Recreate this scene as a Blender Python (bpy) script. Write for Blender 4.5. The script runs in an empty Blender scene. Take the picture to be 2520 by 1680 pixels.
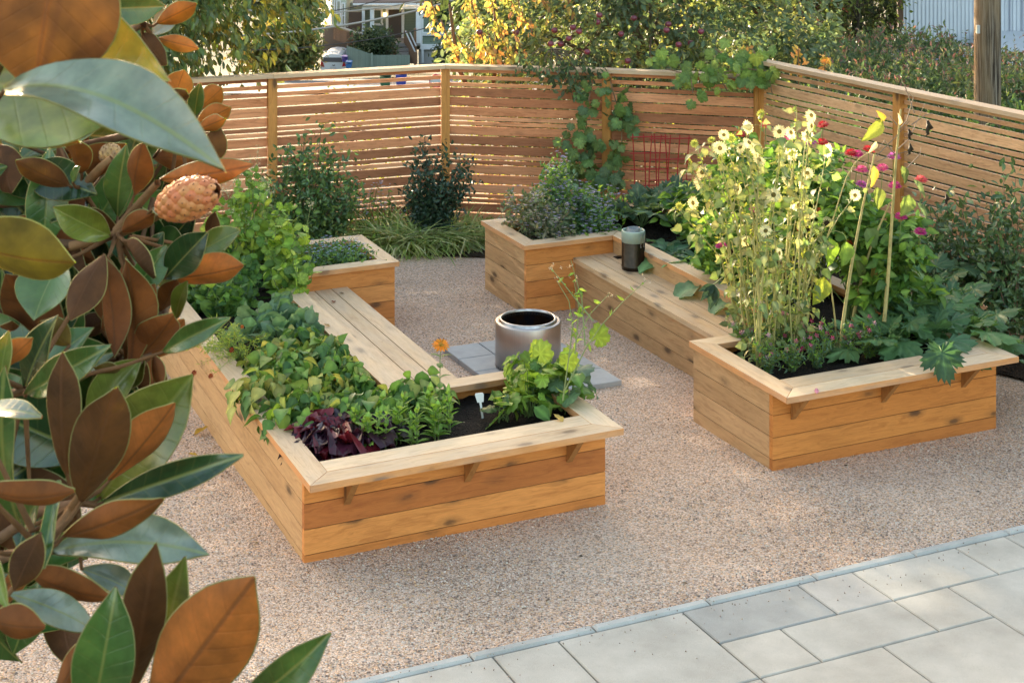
import bpy, math, random
import numpy as np
from math import sin, cos, pi, radians as R, sqrt, atan2
rnd = random.Random(7); rng = np.random.default_rng(7)
sc = bpy.context.scene; COL = sc.collection
# ------------------------------------------------------------------ camera model
FP, VH, CH = 3778.93, -400.69, 4.065      # focal (photo px), horizon row, eye height
def at(x, y, Y):                           # photo pixel + distance -> point
    return np.array([(x-1260)*Y/FP, Y, CH-(y-VH)*Y/FP])
def atz(x, y, z):                          # photo pixel + height -> point
    Y = FP*(CH-z)/(y-VH); return np.array([(x-1260)*Y/FP, Y, z])
def gz(Y): return .0205*(13-Y)
def gnd(x, y):
    z = 0
    for i in range(8): p = atz(x, y, z); z = gz(p[1])
    return p
cam = bpy.data.cameras.new('camera'); camo = bpy.data.objects.new('camera', cam); COL.objects.link(camo)
camo.location = (0, 0, CH); camo.rotation_euler = (pi/2, 0, 0)
cam.sensor_width = 36; cam.lens = 36*FP/2520; cam.shift_y = -(840-VH)/2520
cam.clip_start = .05; cam.clip_end = 3000
cam.dof.use_dof = True; cam.dof.focus_distance = 10; cam.dof.aperture_fstop = 20
sc.camera = camo
# ------------------------------------------------------------------ light
w = bpy.data.worlds.new('World'); sc.world = w; w.use_nodes = True
nt = w.node_tree; bg = nt.nodes['Background']; sky = nt.nodes.new('ShaderNodeTexSky')
SUN_EL, SUN_AZ = R(9.0), R(-28)            # azimuth from +Y, negative = left
sky.sky_type = 'NISHITA'; sky.sun_disc = False; sky.sun_elevation = SUN_EL; sky.sun_rotation = SUN_AZ
sky.air_density = 1.0; sky.dust_density = 3.0; sky.ozone_density = 1.0
mu = nt.nodes.new('ShaderNodeMix'); mu.data_type = 'RGBA'; mu.blend_type = 'MULTIPLY'; mu.inputs[0].default_value = 1; mu.inputs[7].default_value = (1.12, 1.0, .87, 1)   # warm tint on the sky light, in place of a white balance
nt.links.new(sky.outputs[0], mu.inputs[6]); nt.links.new(mu.outputs[2], bg.inputs[0]); bg.inputs[1].default_value = .15
sl = bpy.data.lights.new('sun', 'SUN'); so = bpy.data.objects.new('sun', sl); COL.objects.link(so)
sl.energy = 3.3; sl.angle = R(.5); sl.color = (1, .86, .64)
so.rotation_euler = (pi/2-SUN_EL, 0, -SUN_AZ+pi); so.location = (-20, 40, 12)
sd = (sin(SUN_AZ)*cos(SUN_EL), cos(SUN_AZ)*cos(SUN_EL), sin(SUN_EL))
from mathutils import Vector
so.rotation_euler = Vector(sd).to_track_quat('Z', 'Y').to_euler()
sc.view_settings.view_transform = 'Standard'; sc.view_settings.look = 'None'
sc.view_settings.exposure = 2.75; sc.view_settings.gamma = 1
cy = sc.cycles; cy.use_denoising = True; cy.max_bounces = 8; cy.diffuse_bounces = 4; cy.glossy_bounces = 3
cy.transmission_bounces = 4; cy.transparent_max_bounces = 8; cy.caustics_reflective = False; cy.caustics_refractive = False
cy.sample_clamp_indirect = 6
# ------------------------------------------------------------------ mesh builder
def npa(a): return np.asarray(a, dtype=np.float64)
class MB:
    def __init__(s): s.V=[]; s.F3=[]; s.F4=[]; s.G=[]; s.C=[]; s.n=0; s.M3=[]; s.M4=[]
    def add(s, V, F, col=(.5,.5,.5), gc=None, mi=0):
        V = npa(V).reshape(-1,3); k = len(V)
        s.V.append(V); s.G.append(V*0 if gc is None else npa(gc).reshape(-1,3))
        c = npa(col); c = np.broadcast_to(c, (k,3)) if c.ndim == 1 else c
        s.C.append(c)
        f3 = [f for f in F if len(f)==3]; f4 = [f for f in F if len(f)==4]
        if len(f3): s.F3.append(np.asarray(f3)+s.n); s.M3.append(np.full(len(f3), mi))
        if len(f4): s.F4.append(np.asarray(f4)+s.n); s.M4.append(np.full(len(f4), mi))
        s.n += k
    def inst(s, tpl, P, D, N, S, col, sx=None, mi=0, cj=.0):
        """tpl=(V,F3,F4,shade): many copies; D = leaf direction, N = approx normal, S = size; col (N,3) colours"""
        V, F3, F4, sh = tpl
        P = npa(P).reshape(-1,3); n = len(P)
        if n == 0: return
        D = npa(D).reshape(-1,3); N = npa(N).reshape(-1,3)
        D = D/(np.linalg.norm(D,axis=1,keepdims=True)+1e-9)
        X = np.cross(D, N); X /= (np.linalg.norm(X,axis=1,keepdims=True)+1e-9)
        Z = np.cross(X, D); S = np.broadcast_to(npa(S), (n,)); SX = S if sx is None else S*np.broadcast_to(npa(sx),(n,))
        W = (P[:,None,:] + V[None,:,0,None]*X[:,None,:]*SX[:,None,None] + V[None,:,1,None]*D[:,None,:]*S[:,None,None]
             + V[None,:,2,None]*Z[:,None,:]*S[:,None,None])
        k = len(V); off = (np.arange(n)*k)[:,None,None] + s.n
        s.V.append(W.reshape(-1,3)); s.G.append(np.broadcast_to(V[None],(n,k,3)).reshape(-1,3))
        col = np.broadcast_to(npa(col), (n,3)); sh3 = npa(sh)
        if sh3.ndim == 1: sh3 = np.repeat(sh3[:,None],3,1)
        s.C.append((col[:,None,:]*sh3[None]).reshape(-1,3))
        if len(F3): f=(np.asarray(F3)[None]+off).reshape(-1,3); s.F3.append(f); s.M3.append(np.full(len(f),mi))
        if len(F4): f=(np.asarray(F4)[None]+off).reshape(-1,4); s.F4.append(f); s.M4.append(np.full(len(f),mi))
        s.n += n*k
    def tube(s, pts, rad, sides=5, col=(.2,.2,.1), mi=0, cap=False):
        pts = npa(pts); n = len(pts); rad = np.broadcast_to(npa(rad),(n,))
        T = np.gradient(pts, axis=0); T /= (np.linalg.norm(T,axis=1,keepdims=True)+1e-9)
        ref = np.array([0,0,1.]) if abs(T[:,2]).mean() < .8 else np.array([1.,0,0])
        A = np.cross(T, ref); A /= (np.linalg.norm(A,axis=1,keepdims=True)+1e-9); B = np.cross(T, A)
        th = np.arange(sides)*2*pi/sides
        V = pts[:,None,:] + rad[:,None,None]*(np.cos(th)[None,:,None]*A[:,None,:]+np.sin(th)[None,:,None]*B[:,None,:])
        F = [(i*sides+j, i*sides+(j+1)%sides, (i+1)*sides+(j+1)%sides, (i+1)*sides+j) for i in range(n-1) for j in range(sides)]
        L = np.cumsum(np.r_[0, np.linalg.norm(np.diff(pts,axis=0),axis=1)])
        g = np.stack([np.repeat(L,sides)+rnd.random()*9, np.tile(np.cos(th),n)*np.repeat(rad,sides), np.tile(np.sin(th),n)*np.repeat(rad,sides)],1)
        V = V.reshape(-1,3)
        if cap:
            V = np.vstack([V, pts[:1], pts[-1:]]); g = np.vstack([g, g[:1], g[-1:]])
            F += [(n*sides, (j+1)%sides, j) for j in range(sides)] + [(n*sides+1, (n-1)*sides+j, (n-1)*sides+(j+1)%sides) for j in range(sides)]
        s.add(V, F, col, g, mi)
    def prism(s, poly, z0, z1, d=(1,0), col=(.5,.4,.3), mi=0, off=None, zaxis=False, side=None):
        """upright prism over a convex 2-D polygon; grain runs along d (or z)"""
        poly = npa(poly); a = 0
        for i in range(len(poly)):
            q = poly[(i+1)%len(poly)]; a += poly[i][0]*q[1]-q[0]*poly[i][1]
        if a < 0: poly = poly[::-1]
        n = len(poly); V = np.vstack([np.c_[poly, np.full(n, z0)], np.c_[poly, np.full(n, z1)]])
        F = []
        if n == 4: F = [(3,2,1,0), (4,5,6,7)]
        elif n == 3: F = [(2,1,0), (3,4,5)]
        F += [(i, (i+1)%n, n+(i+1)%n, n+i) for i in range(n)]
        # split vertices per face so that colours/grain stay crisp
        VV=[]; FF=[]; k=0
        for f in F:
            VV += [V[i] for i in f]; FF.append(tuple(range(k,k+len(f)))); k += len(f)
        VV = npa(VV); o = (rnd.random()*60, rnd.random()*60, rnd.random()*60) if off is None else off
        d = npa(d)/np.linalg.norm(d)
        if zaxis: g = np.c_[VV[:,2]+o[0], VV[:,0]+o[1], VV[:,1]+o[2]]
        else: g = np.c_[VV[:,:2]@d+o[0], VV[:,:2]@npa((-d[1],d[0]))+o[1], VV[:,2]+o[2]]
        cc = np.tile(npa(col), (len(VV),1))
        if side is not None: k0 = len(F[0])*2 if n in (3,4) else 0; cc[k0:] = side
        s.add(VV, FF, cc, g, mi)
    def box(s, x0,x1,y0,y1,z0,z1, d=(1,0), col=(.5,.4,.3), mi=0, zaxis=False):
        s.prism([(x0,y0),(x1,y0),(x1,y1),(x0,y1)], z0, z1, d, col, mi, None, zaxis)
    def lathe(s, c, prof, seg=32, col=(.5,.5,.5), mi=0):
        n=len(prof); th=np.arange(seg)*2*pi/seg; V=[]
        for r,z in prof: V += [(c[0]+r*cos(t), c[1]+r*sin(t), c[2]+z) for t in th]
        F=[(i*seg+j, i*seg+(j+1)%seg, (i+1)*seg+(j+1)%seg, (i+1)*seg+j) for i in range(n-1) for j in range(seg)]
        s.add(V,F,col,V,mi)
    def build(s, name, mats, parent=None, smooth=False, world=True):
        me = bpy.data.meshes.new(name)
        V = np.vstack(s.V) if s.V else np.zeros((0,3))
        if parent is not None and world: V = V - npa(parent.location)
        f3 = np.vstack(s.F3) if s.F3 else np.zeros((0,3),int); f4 = np.vstack(s.F4) if s.F4 else np.zeros((0,4),int)
        me.vertices.add(len(V)); me.vertices.foreach_set('co', V.astype(np.float32).ravel())
        me.loops.add(f3.size+f4.size); me.loops.foreach_set('vertex_index', np.r_[f3.ravel(), f4.ravel()].astype(np.int32))
        me.polygons.add(len(f3)+len(f4))
        me.polygons.foreach_set('loop_start', np.r_[np.arange(len(f3))*3, f3.size+np.arange(len(f4))*4].astype(np.int32))
        if not isinstance(mats, (list, tuple)): mats = [mats]
        for m in mats: me.materials.append(m)
        mi = np.concatenate([*(s.M3 or [np.zeros(0)]), *(s.M4 or [np.zeros(0)])]).astype(np.int32)
        me.polygons.foreach_set('material_index', mi)
        me.polygons.foreach_set('use_smooth', np.full(len(mi), smooth))
        at_ = me.attributes.new('gc','FLOAT_VECTOR','POINT'); at_.data.foreach_set('vector', np.vstack(s.G).astype(np.float32).ravel())
        ac = me.attributes.new('bc','FLOAT_COLOR','POINT'); c = np.vstack(s.C); ac.data.foreach_set('color', np.c_[c, np.ones(len(c))].astype(np.float32).ravel())
        me.update(calc_edges=True)
        o = bpy.data.objects.new(name, me); COL.objects.link(o)
        if parent is not None: o.parent = parent
        return o
def tag(o, label=None, cat=None, group=None, kind=None):
    if label: o['label']=label
    if cat: o['category']=cat
    if group: o['group']=group
    if kind: o['kind']=kind
    return o
def thing(name, loc, label, cat, group=None, rz=0):
    o = bpy.data.objects.new(name, None); COL.objects.link(o); o.location = tuple(float(v) for v in loc); o.rotation_euler=(0,0,rz)
    o.empty_display_size = .1
    return tag(o, label, cat, group)
def copy_tree(o, parent=None):
    kids = [c for c in bpy.data.objects if c.parent is o]
    c = o.copy(); COL.objects.link(c)
    if parent is not None: c.parent = parent
    for k in kids: copy_tree(k, c)
    return c
# ------------------------------------------------------------------ materials
class NT:
    def __init__(s, name):
        s.m = bpy.data.materials.new(name); s.m.use_nodes = True; s.t = s.m.node_tree; s.b = s.t.nodes['Principled BSDF']; s.out = s.t.nodes['Material Output']
    def n(s, typ, **kw):
        x = s.t.nodes.new('ShaderNode'+typ)
        for k,v in kw.items():
            if k in ('i',):
                for a,b in v.items(): 
                    if hasattr(b,'is_output') or str(type(b)).find('NodeSocket')>=0: s.t.links.new(b, x.inputs[a])
                    else: x.inputs[a].default_value = b
            else: setattr(x,k,v)
        return x
    def l(s,a,b): s.t.links.new(a,b)
    def ramp(s, fac, stops, interp='LINEAR'):
        r = s.t.nodes.new('ShaderNodeValToRGB'); r.color_ramp.interpolation = interp; e = r.color_ramp.elements
        while len(e) < len(stops): e.new(.5)
        for k,(p,c) in enumerate(stops):
            e[k].position = p; e[k].color = (*c,1) if len(c)==3 else c
        s.l(fac, r.inputs[0]); return r.outputs[0]
    def mix(s, f, a, b, mode='MIX'):
        x = s.t.nodes.new('ShaderNodeMix'); x.data_type='RGBA'; x.blend_type=mode
        for sock,v in ((x.inputs[0],f),(x.inputs[6],a),(x.inputs[7],b)):
            if str(type(v)).find('NodeSocket')>=0: s.l(v, sock)
            else: sock.default_value = v if not isinstance(v,(tuple,list)) else ((*v,1) if len(v)==3 else v)
        return x.outputs[2]
    def math(s, op, a, b=None):
        x = s.t.nodes.new('ShaderNodeMath'); x.operation = op
        for k,v in enumerate((a,b)):
            if v is None: continue
            if str(type(v)).find('NodeSocket')>=0: s.l(v, x.inputs[k])
            else: x.inputs[k].default_value = v
        return x.outputs[0]
    def attr(s, name): x = s.t.nodes.new('ShaderNodeAttribute'); x.attribute_name = name; return x
    def scale(s, vec, sc3):
        x = s.t.nodes.new('ShaderNodeVectorMath'); x.operation='MULTIPLY'; s.l(vec, x.inputs[0]); x.inputs[1].default_value = sc3; return x.outputs[0]
    def noise(s, vec, scale=5, detail=3, rough=.5, out=0, dim=None):
        x = s.t.nodes.new('ShaderNodeTexNoise'); x.inputs['Scale'].default_value=scale; x.inputs['Detail'].default_value=detail; x.inputs['Roughness'].default_value=rough
        if vec is not None: s.l(vec, x.inputs['Vector'])
        return x.outputs[out]
    def vor(s, vec, scale=5, feat='F1', rand=1):
        x = s.t.nodes.new('ShaderNodeTexVoronoi'); x.feature=feat; x.inputs['Scale'].default_value=scale; x.inputs['Randomness'].default_value=rand
        s.l(vec, x.inputs['Vector']); return x
    def bump(s, h, strength=.3, dist=.01):
        x = s.t.nodes.new('ShaderNodeBump'); x.inputs['Strength'].default_value=strength; x.inputs['Distance'].default_value=dist
        s.l(h, x.inputs['Height']); s.l(x.outputs[0], s.b.inputs['Normal']); return x
    def set(s, **kw):
        for k,v in kw.items():
            k = {'rough':'Roughness','spec':'Specular IOR Level','metal':'Metallic','col':'Base Color','coat':'Coat Weight','trans':'Transmission Weight','ani':'Anisotropic'}[k]
            if str(type(v)).find('NodeSocket')>=0: s.l(v, s.b.inputs[k])
            else: s.b.inputs[k].default_value = (*v,1) if isinstance(v,tuple) and len(v)==3 else v
        return s
def wood_mat(name, weather=0., knots=1., streak=.55):
    m = NT(name); g = m.attr('gc').outputs['Vector']; c = m.attr('bc').outputs['Color']
    warp = m.noise(m.scale(g,(2.2,9,9)), 1.0, 3, .55, 0)
    wv = m.n('VectorMath', operation='ADD'); m.l(m.scale(g,(1.3,26,26)), wv.inputs[0])
    cmb = m.n('CombineXYZ'); m.l(m.math('MULTIPLY',warp,5.0), cmb.inputs[1]); m.l(m.math('MULTIPLY',warp,5.0), cmb.inputs[2]); m.l(cmb.outputs[0], wv.inputs[1])
    grain = m.noise(wv.outputs[0], 1.6, 5, .62)
    fine = m.noise(m.scale(g,(9,320,320)), 1.0, 2, .5)
    gr = m.ramp(grain, [(.30,(.62,.50,.42)),(.48,(.95,.93,.9)),(.62,(1.10,1.10,1.08)),(.75,(.80,.72,.62))])
    col = m.mix(streak, c, gr, 'MULTIPLY')
    fn = m.ramp(fine, [(.3,(.86,.84,.82)),(.65,(1.06,1.06,1.06))]); col = m.mix(.7, col, fn, 'MULTIPLY')
    # broad discolouration along the board
    br = m.noise(m.scale(g,(1.6,3,3)), 1.0, 2); col = m.mix(.5, col, m.ramp(br,[(.3,(.82,.78,.72)),(.7,(1.12,1.1,1.08))]), 'MULTIPLY')
    # knots
    kv = m.vor(m.scale(g,(3.3,7.4,7.4)), 1.0); d = m.math('ADD', kv.outputs['Distance'], m.math('MULTIPLY', m.math('SUBTRACT',m.noise(m.scale(g,(30,60,60)),1,2),.5), .10))
    kf = m.ramp(d, [(.07,(1,1,1)),(.13,(.85,.85,.85)),(.20,(.30,.30,.30)),(.36,(0,0,0))])
    sel = m.n('SeparateXYZ'); m.l(kv.outputs['Color'], sel.inputs[0]); on = m.math('GREATER_THAN', sel.outputs[0], .30)
    kfac = m.math('MULTIPLY', m.math('MULTIPLY', kf, on), .88*knots)
    col = m.mix(kfac, col, (.07,.035,.018))
    if weather:
        wn = m.noise(m.scale(g,(3,14,14)),1,4); wf = m.math('MULTIPLY', m.ramp(wn,[(.3,(0,0,0)),(.7,(1,1,1))]), weather)
        col = m.mix(wf, col, (.42,.38,.33))
    m.set(col=col, rough=.62, spec=.35); m.bump(m.math('ADD', grain, fine), .25, .004); return m.m
def leaf_mat(name, rough=.45, tr=.4, spec=.4, tint=(1.2,1.15,.68), vein=0.):
    m = NT(name); c = m.attr('bc').outputs['Color']; g = m.attr('gc').outputs['Vector']
    rn = m.n('NewGeometry').outputs['Random Per Island']
    col = m.mix(1., c, m.ramp(rn,[(0,(.70,.72,.70)),(.5,(1,1,1)),(1,(1.28,1.22,1.1))]), 'MULTIPLY')
    pn = m.noise(m.n('TexCoord').outputs['Object'], 35, 2); col = m.mix(.6, col, m.ramp(pn,[(.3,(.75,.78,.75)),(.7,(1.2,1.18,1.15))]),'MULTIPLY')
    m.set(col=col, rough=rough, spec=spec)
    t = m.n('BsdfTranslucent'); m.l(m.mix(1., col, tint,'MULTIPLY'), t.inputs[0])
    mx = m.n('MixShader'); mx.inputs[0].default_value = tr; m.l(m.b.outputs[0], mx.inputs[1]); m.l(t.outputs[0], mx.inputs[2]); m.l(mx.outputs[0], m.out.inputs[0])
    return m.m
def plain(name, col, rough=.6, metal=0, spec=.4, nz=.0, sc_=20):
    m = NT(name); m.set(rough=rough, metal=metal, spec=spec)
    if nz:
        n_ = m.noise(m.n('TexCoord').outputs['Object'], sc_, 4)
        m.set(col=m.mix(1., col, m.ramp(n_,[(.3,(1-nz,)*3),(.7,(1+nz,)*3)]),'MULTIPLY')); m.bump(n_, .15, .01)
    else: m.set(col=tuple(col))
    return m.m
def bcmat(name, rough=.6, spec=.4, metal=0, nz=.12, sc_=12, bump=.1):
    m = NT(name); c = m.attr('bc').outputs['Color']; n_ = m.noise(m.n('TexCoord').outputs['Object'], sc_, 5, .6)
    m.set(col=m.mix(1., c, m.ramp(n_,[(.3,(1-nz,)*3),(.7,(1+nz,)*3)]),'MULTIPLY'), rough=rough, spec=spec, metal=metal); m.bump(n_, bump, .01); return m.m
M_WOOD = wood_mat('cedar boards', 0, 1., .6)
M_CAP = wood_mat('weathered skylit cedar cap', .30, .8, .5)
M_FENCE = wood_mat('cedar fence boards', 0, .35, .8)
M_LEAF = leaf_mat('soft leaf', .5, .42, .35)
M_GLOSSLEAF = leaf_mat('glossy leaf', .30, .22, .5)
M_STEM = bcmat('plant stem', .6, .3, 0, .1)
M_PETAL = leaf_mat('petal', .6, .45, .2, (1.15,1.1,1.0))
M_BARK = bcmat('bark', .9, .2, 0, .35, 18, .6)
M_PAINT = bcmat('painted surface', .55, .4, 0, .05, 3, .03)
M_METAL = bcmat('dark metal', .4, .5, .9, .1)
# ------------------------------------------------------------------ leaf templates
def leaf_tpl(shape, n=6, fold=.12, droop=.25, wave=0., W=.45, rib=1.25, cols=1, edge=.95):
    """blade along +y, length 1; shape(t)->relative half width"""
    V=[]; sh=[]; F4=[]; m = 2*cols+1
    for i in range(n+1):
        t=i/n; hw = max(shape(t), .004)*W/2
        for j in range(-cols, cols+1):
            s=j/cols; z = -droop*t*t + abs(s)*fold*hw*2 + (wave*sin(t*14+j*2)*abs(s) if wave else 0)
            V.append((s*hw, t*(1-.25*droop*t), z)); sh.append(rib if j==0 else edge)
    for i in range(n):
        for j in range(m-1): a=i*m+j; F4.append((a,a+1,a+m+1,a+m))
    return npa(V), [], F4, npa(sh)
def f_ell(t): return (sin(pi*min(t,1))**.75) if 0<t<1 else 0
def f_ovate(t): return (sin(pi*t**.62)**.85) if 0<t<1 else 0
def f_obov(t): return (sin(pi*t**1.35)**.8) if 0<t<1 else 0
def f_heart(t): return [0.0,.80,1.0,.86,.60,.28,0][min(int(t*6+.5),6)]
def f_lance(t): return (sin(pi*t**.8)**1.2) if 0<t<1 else 0
def f_strap(t): return min(1,.4+t*3)*(1-t**3)
T_ELL = leaf_tpl(f_ell, 4, .15, .25); T_ELL2 = leaf_tpl(f_ell, 3, .2, .12)
T_OVATE = leaf_tpl(f_ovate, 5, .14, .4, W=.52, rib=1.4); T_HEART = leaf_tpl(f_heart, 6, .10, .5, W=.74, rib=1.45)
T_LANCE = leaf_tpl(f_lance, 4, .2, .3, W=.36, rib=1.35); T_NEEDLE = leaf_tpl(f_lance, 2, .1, .2, W=.14)
T_ROUND = leaf_tpl(f_ell, 6, -.10, .22, .02, W=.85, cols=2); T_WAVY = leaf_tpl(f_obov, 8, .1, .4, .06, W=.62, cols=2, rib=1.5)
T_BLADE = leaf_tpl(lambda t: 1-t**2.5, 5, .1, .9, W=.048); T_PETAL = leaf_tpl(f_obov, 3, -.1, .12, W=.34, rib=.97, edge=1.)
T_TINY = (npa([(-.22,.5,0),(0,0,0),(.22,.5,0),(0,1,-.08)]), [], [(0,1,2,3)], npa([.95,1.1,.95,1]))
def lobed_tpl(n=44, lobes=5, depth=.38, jag=.10, wav=.05, back=.32, rib=1.7, seed=1, cup=.0):
    """palmate leaf: petiole joins at the origin, blade mostly towards +y"""
    rr = random.Random(seed); V=[(0,0,0)]; sh=[1.3]; F3=[]; F4=[]
    for ring in (.35,.7,1.):
        for k in range(n):
            a = -pi+2*pi*k/n                       # 0 = forward
            base = back+(1-back)*(.5+.5*cos(a))**.7 if abs(a)>2.2 else (.62+.38*cos(a*.62)**2)
            lob = 1-depth*(1-abs(cos(a*lobes/2.))**.7) if ring>.5 else 1-depth*.25
            j = 1+(jag*(1 if k%2 else -1)+rr.uniform(-jag,jag)*.5)*(ring==1.)
            r = ring*base*lob*j
            if abs(a)>2.95: r *= .35
            z = wav*sin(a*lobes*2)*ring + cup*ring*ring - .10*ring*ring*(cos(a)>0)
            V.append((sin(a)*r*.62, cos(a)*r*.62+.0, z)); sh.append(rib if (ring<1 and abs(cos(a*lobes/2.))>.985) else (1.0 if ring<1 else .9))
    for k in range(n): F3.append((0,1+k,1+(k+1)%n))
    for r_ in range(2):
        for k in range(n): a=1+r_*n+k; b=1+r_*n+(k+1)%n; F4.append((a,a+n,b+n,b))
    return npa(V), F3, F4, npa(sh)
T_ZUC = [lobed_tpl(60,5,.42,.09,.05,.35,1.55,s) for s in (1,2,3)]
T_GRAPE = [lobed_tpl(30,5,.22,.07,.04,.35,1.3,s) for s in (4,5)]
T_ROUNDLOBE = [lobed_tpl(28,7,.14,.05,.05,.55,1.4,s) for s in (6,7)]
def rv(n, s=1.): return rng.normal(0, s, (n,3))
def cvar(col, n, v=.15, hue=.06):
    c = npa(col).reshape(-1,3)*(1+rng.uniform(-v,v,(n,1)))*(1+rng.uniform(-hue,hue,(n,3))); return np.clip(c,.001,1)
def pick(cols, n, w=None):
    c = npa(cols); return c[rng.choice(len(c), n, p=w)]
# ================================================================== SETTING
def terr(X, Y):
    if Y < 17: return gz(max(Y,-5)) - .03
    s = min(max((X/Y-.08)/.08, 0), 1); s = s*s*(3-2*s)
    return -.11 - (min(Y,125)-17)*(.137*(1-s)+.085*s)
mb = MB(); xs = np.r_[np.arange(-160,-20,10), np.arange(-20,20,1.), np.arange(20,161,10)]; ys = np.r_[np.arange(-12,20,1.), np.arange(20,60,2.5), np.arange(60,260,10)]
V = [(x,y,terr(x,y)) for y in ys for x in xs]; nx = len(xs)
mb.add(V, [(j*nx+i, j*nx+i+1, (j+1)*nx+i+1, (j+1)*nx+i) for j in range(len(ys)-1) for i in range(nx-1)], gc=V)
m = NT('rough grass ground'); oc = m.n('TexCoord').outputs['Object']
m.set(col=m.ramp(m.noise(oc,.6,6,.65),[(.35,(.018,.026,.012)),(.5,(.03,.036,.018)),(.65,(.045,.048,.024))]), rough=.95); m.bump(m.noise(oc,30,4),.6,.05)
tag(mb.build('ground', m.m, smooth=True), kind='structure')
# ---- gravel
m = NT('crushed granite gravel'); oc = m.n('TexCoord').outputs['Object']
wp = m.n('VectorMath', operation='ADD'); m.l(oc, wp.inputs[0]); m.l(m.scale(m.noise(oc,60,2,.5,1),(.006,.006,.006)), wp.inputs[1])
v1 = m.vor(wp.outputs[0], 105); v2 = m.vor(wp.outputs[0], 210)
s1 = m.n('SeparateXYZ'); m.l(v1.outputs['Color'], s1.inputs[0])
c1 = m.ramp(s1.outputs[0],[(0,(.10,.075,.06)),(.10,(.27,.20,.155)),(.28,(.50,.40,.33)),(.5,(.68,.59,.51)),(.66,(.74,.49,.28)),(.78,(.84,.76,.68)),(.9,(.52,.49,.48)),(1,(.95,.90,.84))])
s2 = m.n('SeparateXYZ'); m.l(v2.outputs['Color'], s2.inputs[0]); c2 = m.ramp(s2.outputs[1],[(0,(.25,.18,.14)),(.5,(.50,.40,.32)),(1,(.72,.60,.48))])
cc = m.mix(.35, c1, c2); e = m.ramp(v1.outputs['Distance'],[(.0,(1,1,1)),(.55,(.96,.95,.94)),(.85,(.60,.56,.52))]); cc = m.mix(1., cc, e, 'MULTIPLY')
cc = m.mix(1., cc, (1.24,1.12,1.05), 'MULTIPLY'); bn = m.noise(oc,.9,4,.6); cc = m.mix(1., cc, m.ramp(bn,[(.3,(.86,.84,.82)),(.7,(1.1,1.09,1.07))]), 'MULTIPLY')
hgt = m.math('SUBTRACT', m.noise(oc,7,4,.6), m.math('MULTIPLY', v1.outputs['Distance'], 1.2))
m.set(col=cc, rough=.85, spec=.25); m.bump(hgt, .9, .012); M_GRAVEL = m.m
mb = MB()
LT, LA = .4315, (-1.1369, 8.4006); RT, RA = .4226, (1.6448, 9.6875)
def lw(u, v, z=0): return np.array([LA[0]+u*cos(LT)-v*sin(LT), LA[1]+u*sin(LT)+v*cos(LT), z])
def rw(u, v, z=0): return np.array([RA[0]+u*cos(RT)-v*sin(RT), RA[1]+u*sin(RT)+v*cos(RT), z])
N=90; us=np.linspace(-7,7,N); vs=np.linspace(-1.33,8.4,70); V=[]
for v in vs:
    for u in us:
        p = lw(u,v); V.append((p[0],p[1],gz(p[1])+.006*sin(u*3.1+v)*sin(v*2.7)))
mb.add(V,[(j*N+i,j*N+i+1,(j+1)*N+i+1,(j+1)*N+i) for j in range(69) for i in range(N-1)],gc=V)
tag(mb.build('gravel', M_GRAVEL, smooth=True), kind='structure')
# loose stones on top of the gravel near the camera
icoV = npa([(0,0,1),(.89,0,.45),(.28,.85,.45),(-.72,.53,.45),(-.72,-.53,.45),(.28,-.85,.45),(.72,.53,-.45),(-.28,.85,-.45),(-.89,0,-.45),(-.28,-.85,-.45),(.72,-.53,-.45),(0,0,-1)])
icoF = [(0,1,2),(0,2,3),(0,3,4),(0,4,5),(0,5,1),(1,6,2),(2,7,3),(3,8,4),(4,9,5),(5,10,1),(6,7,2),(7,8,3),(8,9,4),(9,10,5),(10,6,1),(11,7,6),(11,8,7),(11,9,8),(11,10,9),(11,6,10)]
n = 42000; P=[]
vv = -1.3+ (rng.random(n)**1.5)*6.5; uu = rng.uniform(-2.5,5.5,n)
X = LA[0]+uu*cos(LT)-vv*sin(LT); Y = LA[1]+uu*sin(LT)+vv*cos(LT)
keep = (abs(X/Y) < .36)
X=X[keep]; Y=Y[keep]; vv=vv[keep]; uu=uu[keep]; keep = ~((uu>-.0)&(uu<1.87)&(vv>0)&(vv<.97)) & ~((uu>0)&(uu<1.48)&(vv>.9)); X=X[keep]; Y=Y[keep]; n=len(X)
mb = MB(); S = rng.uniform(.0028,.0062,n)
mb.inst((icoV*npa((1,1.3,.75)), icoF, [], np.ones(12)), np.c_[X,Y,gz(0)+0*Y-.0205*Y+S*.25], np.c_[rv(n)[:,:2],np.zeros(n)], np.c_[rv(n,.3)[:,:2],np.ones(n)], S, cvar(pick([(.60,.50,.42),(.50,.40,.32),(.56,.38,.23),(.36,.28,.23),(.62,.54,.46),(.22,.17,.14)],n),n,.1,.03))
n=260; P=npa([lw(rnd.uniform(-1,5),-1.33-abs(rnd.gauss(0,.16))) for _ in range(n)]); P[:,2]=gz(0)-.0205*P[:,1]+.030; mb.inst((icoV*npa((1,1.3,.75)),icoF,[],np.ones(12)),P,rv(n),np.c_[rv(n,.3)[:,:2],np.ones(n)],rng.uniform(.0025,.0045,n),cvar(pick([(.50,.40,.32),(.36,.28,.23),(.2,.15,.12)],n),n))
tag(mb.build('loose_gravel', bcmat('gravel stones',.85,.2), smooth=False), kind='stuff')
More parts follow.
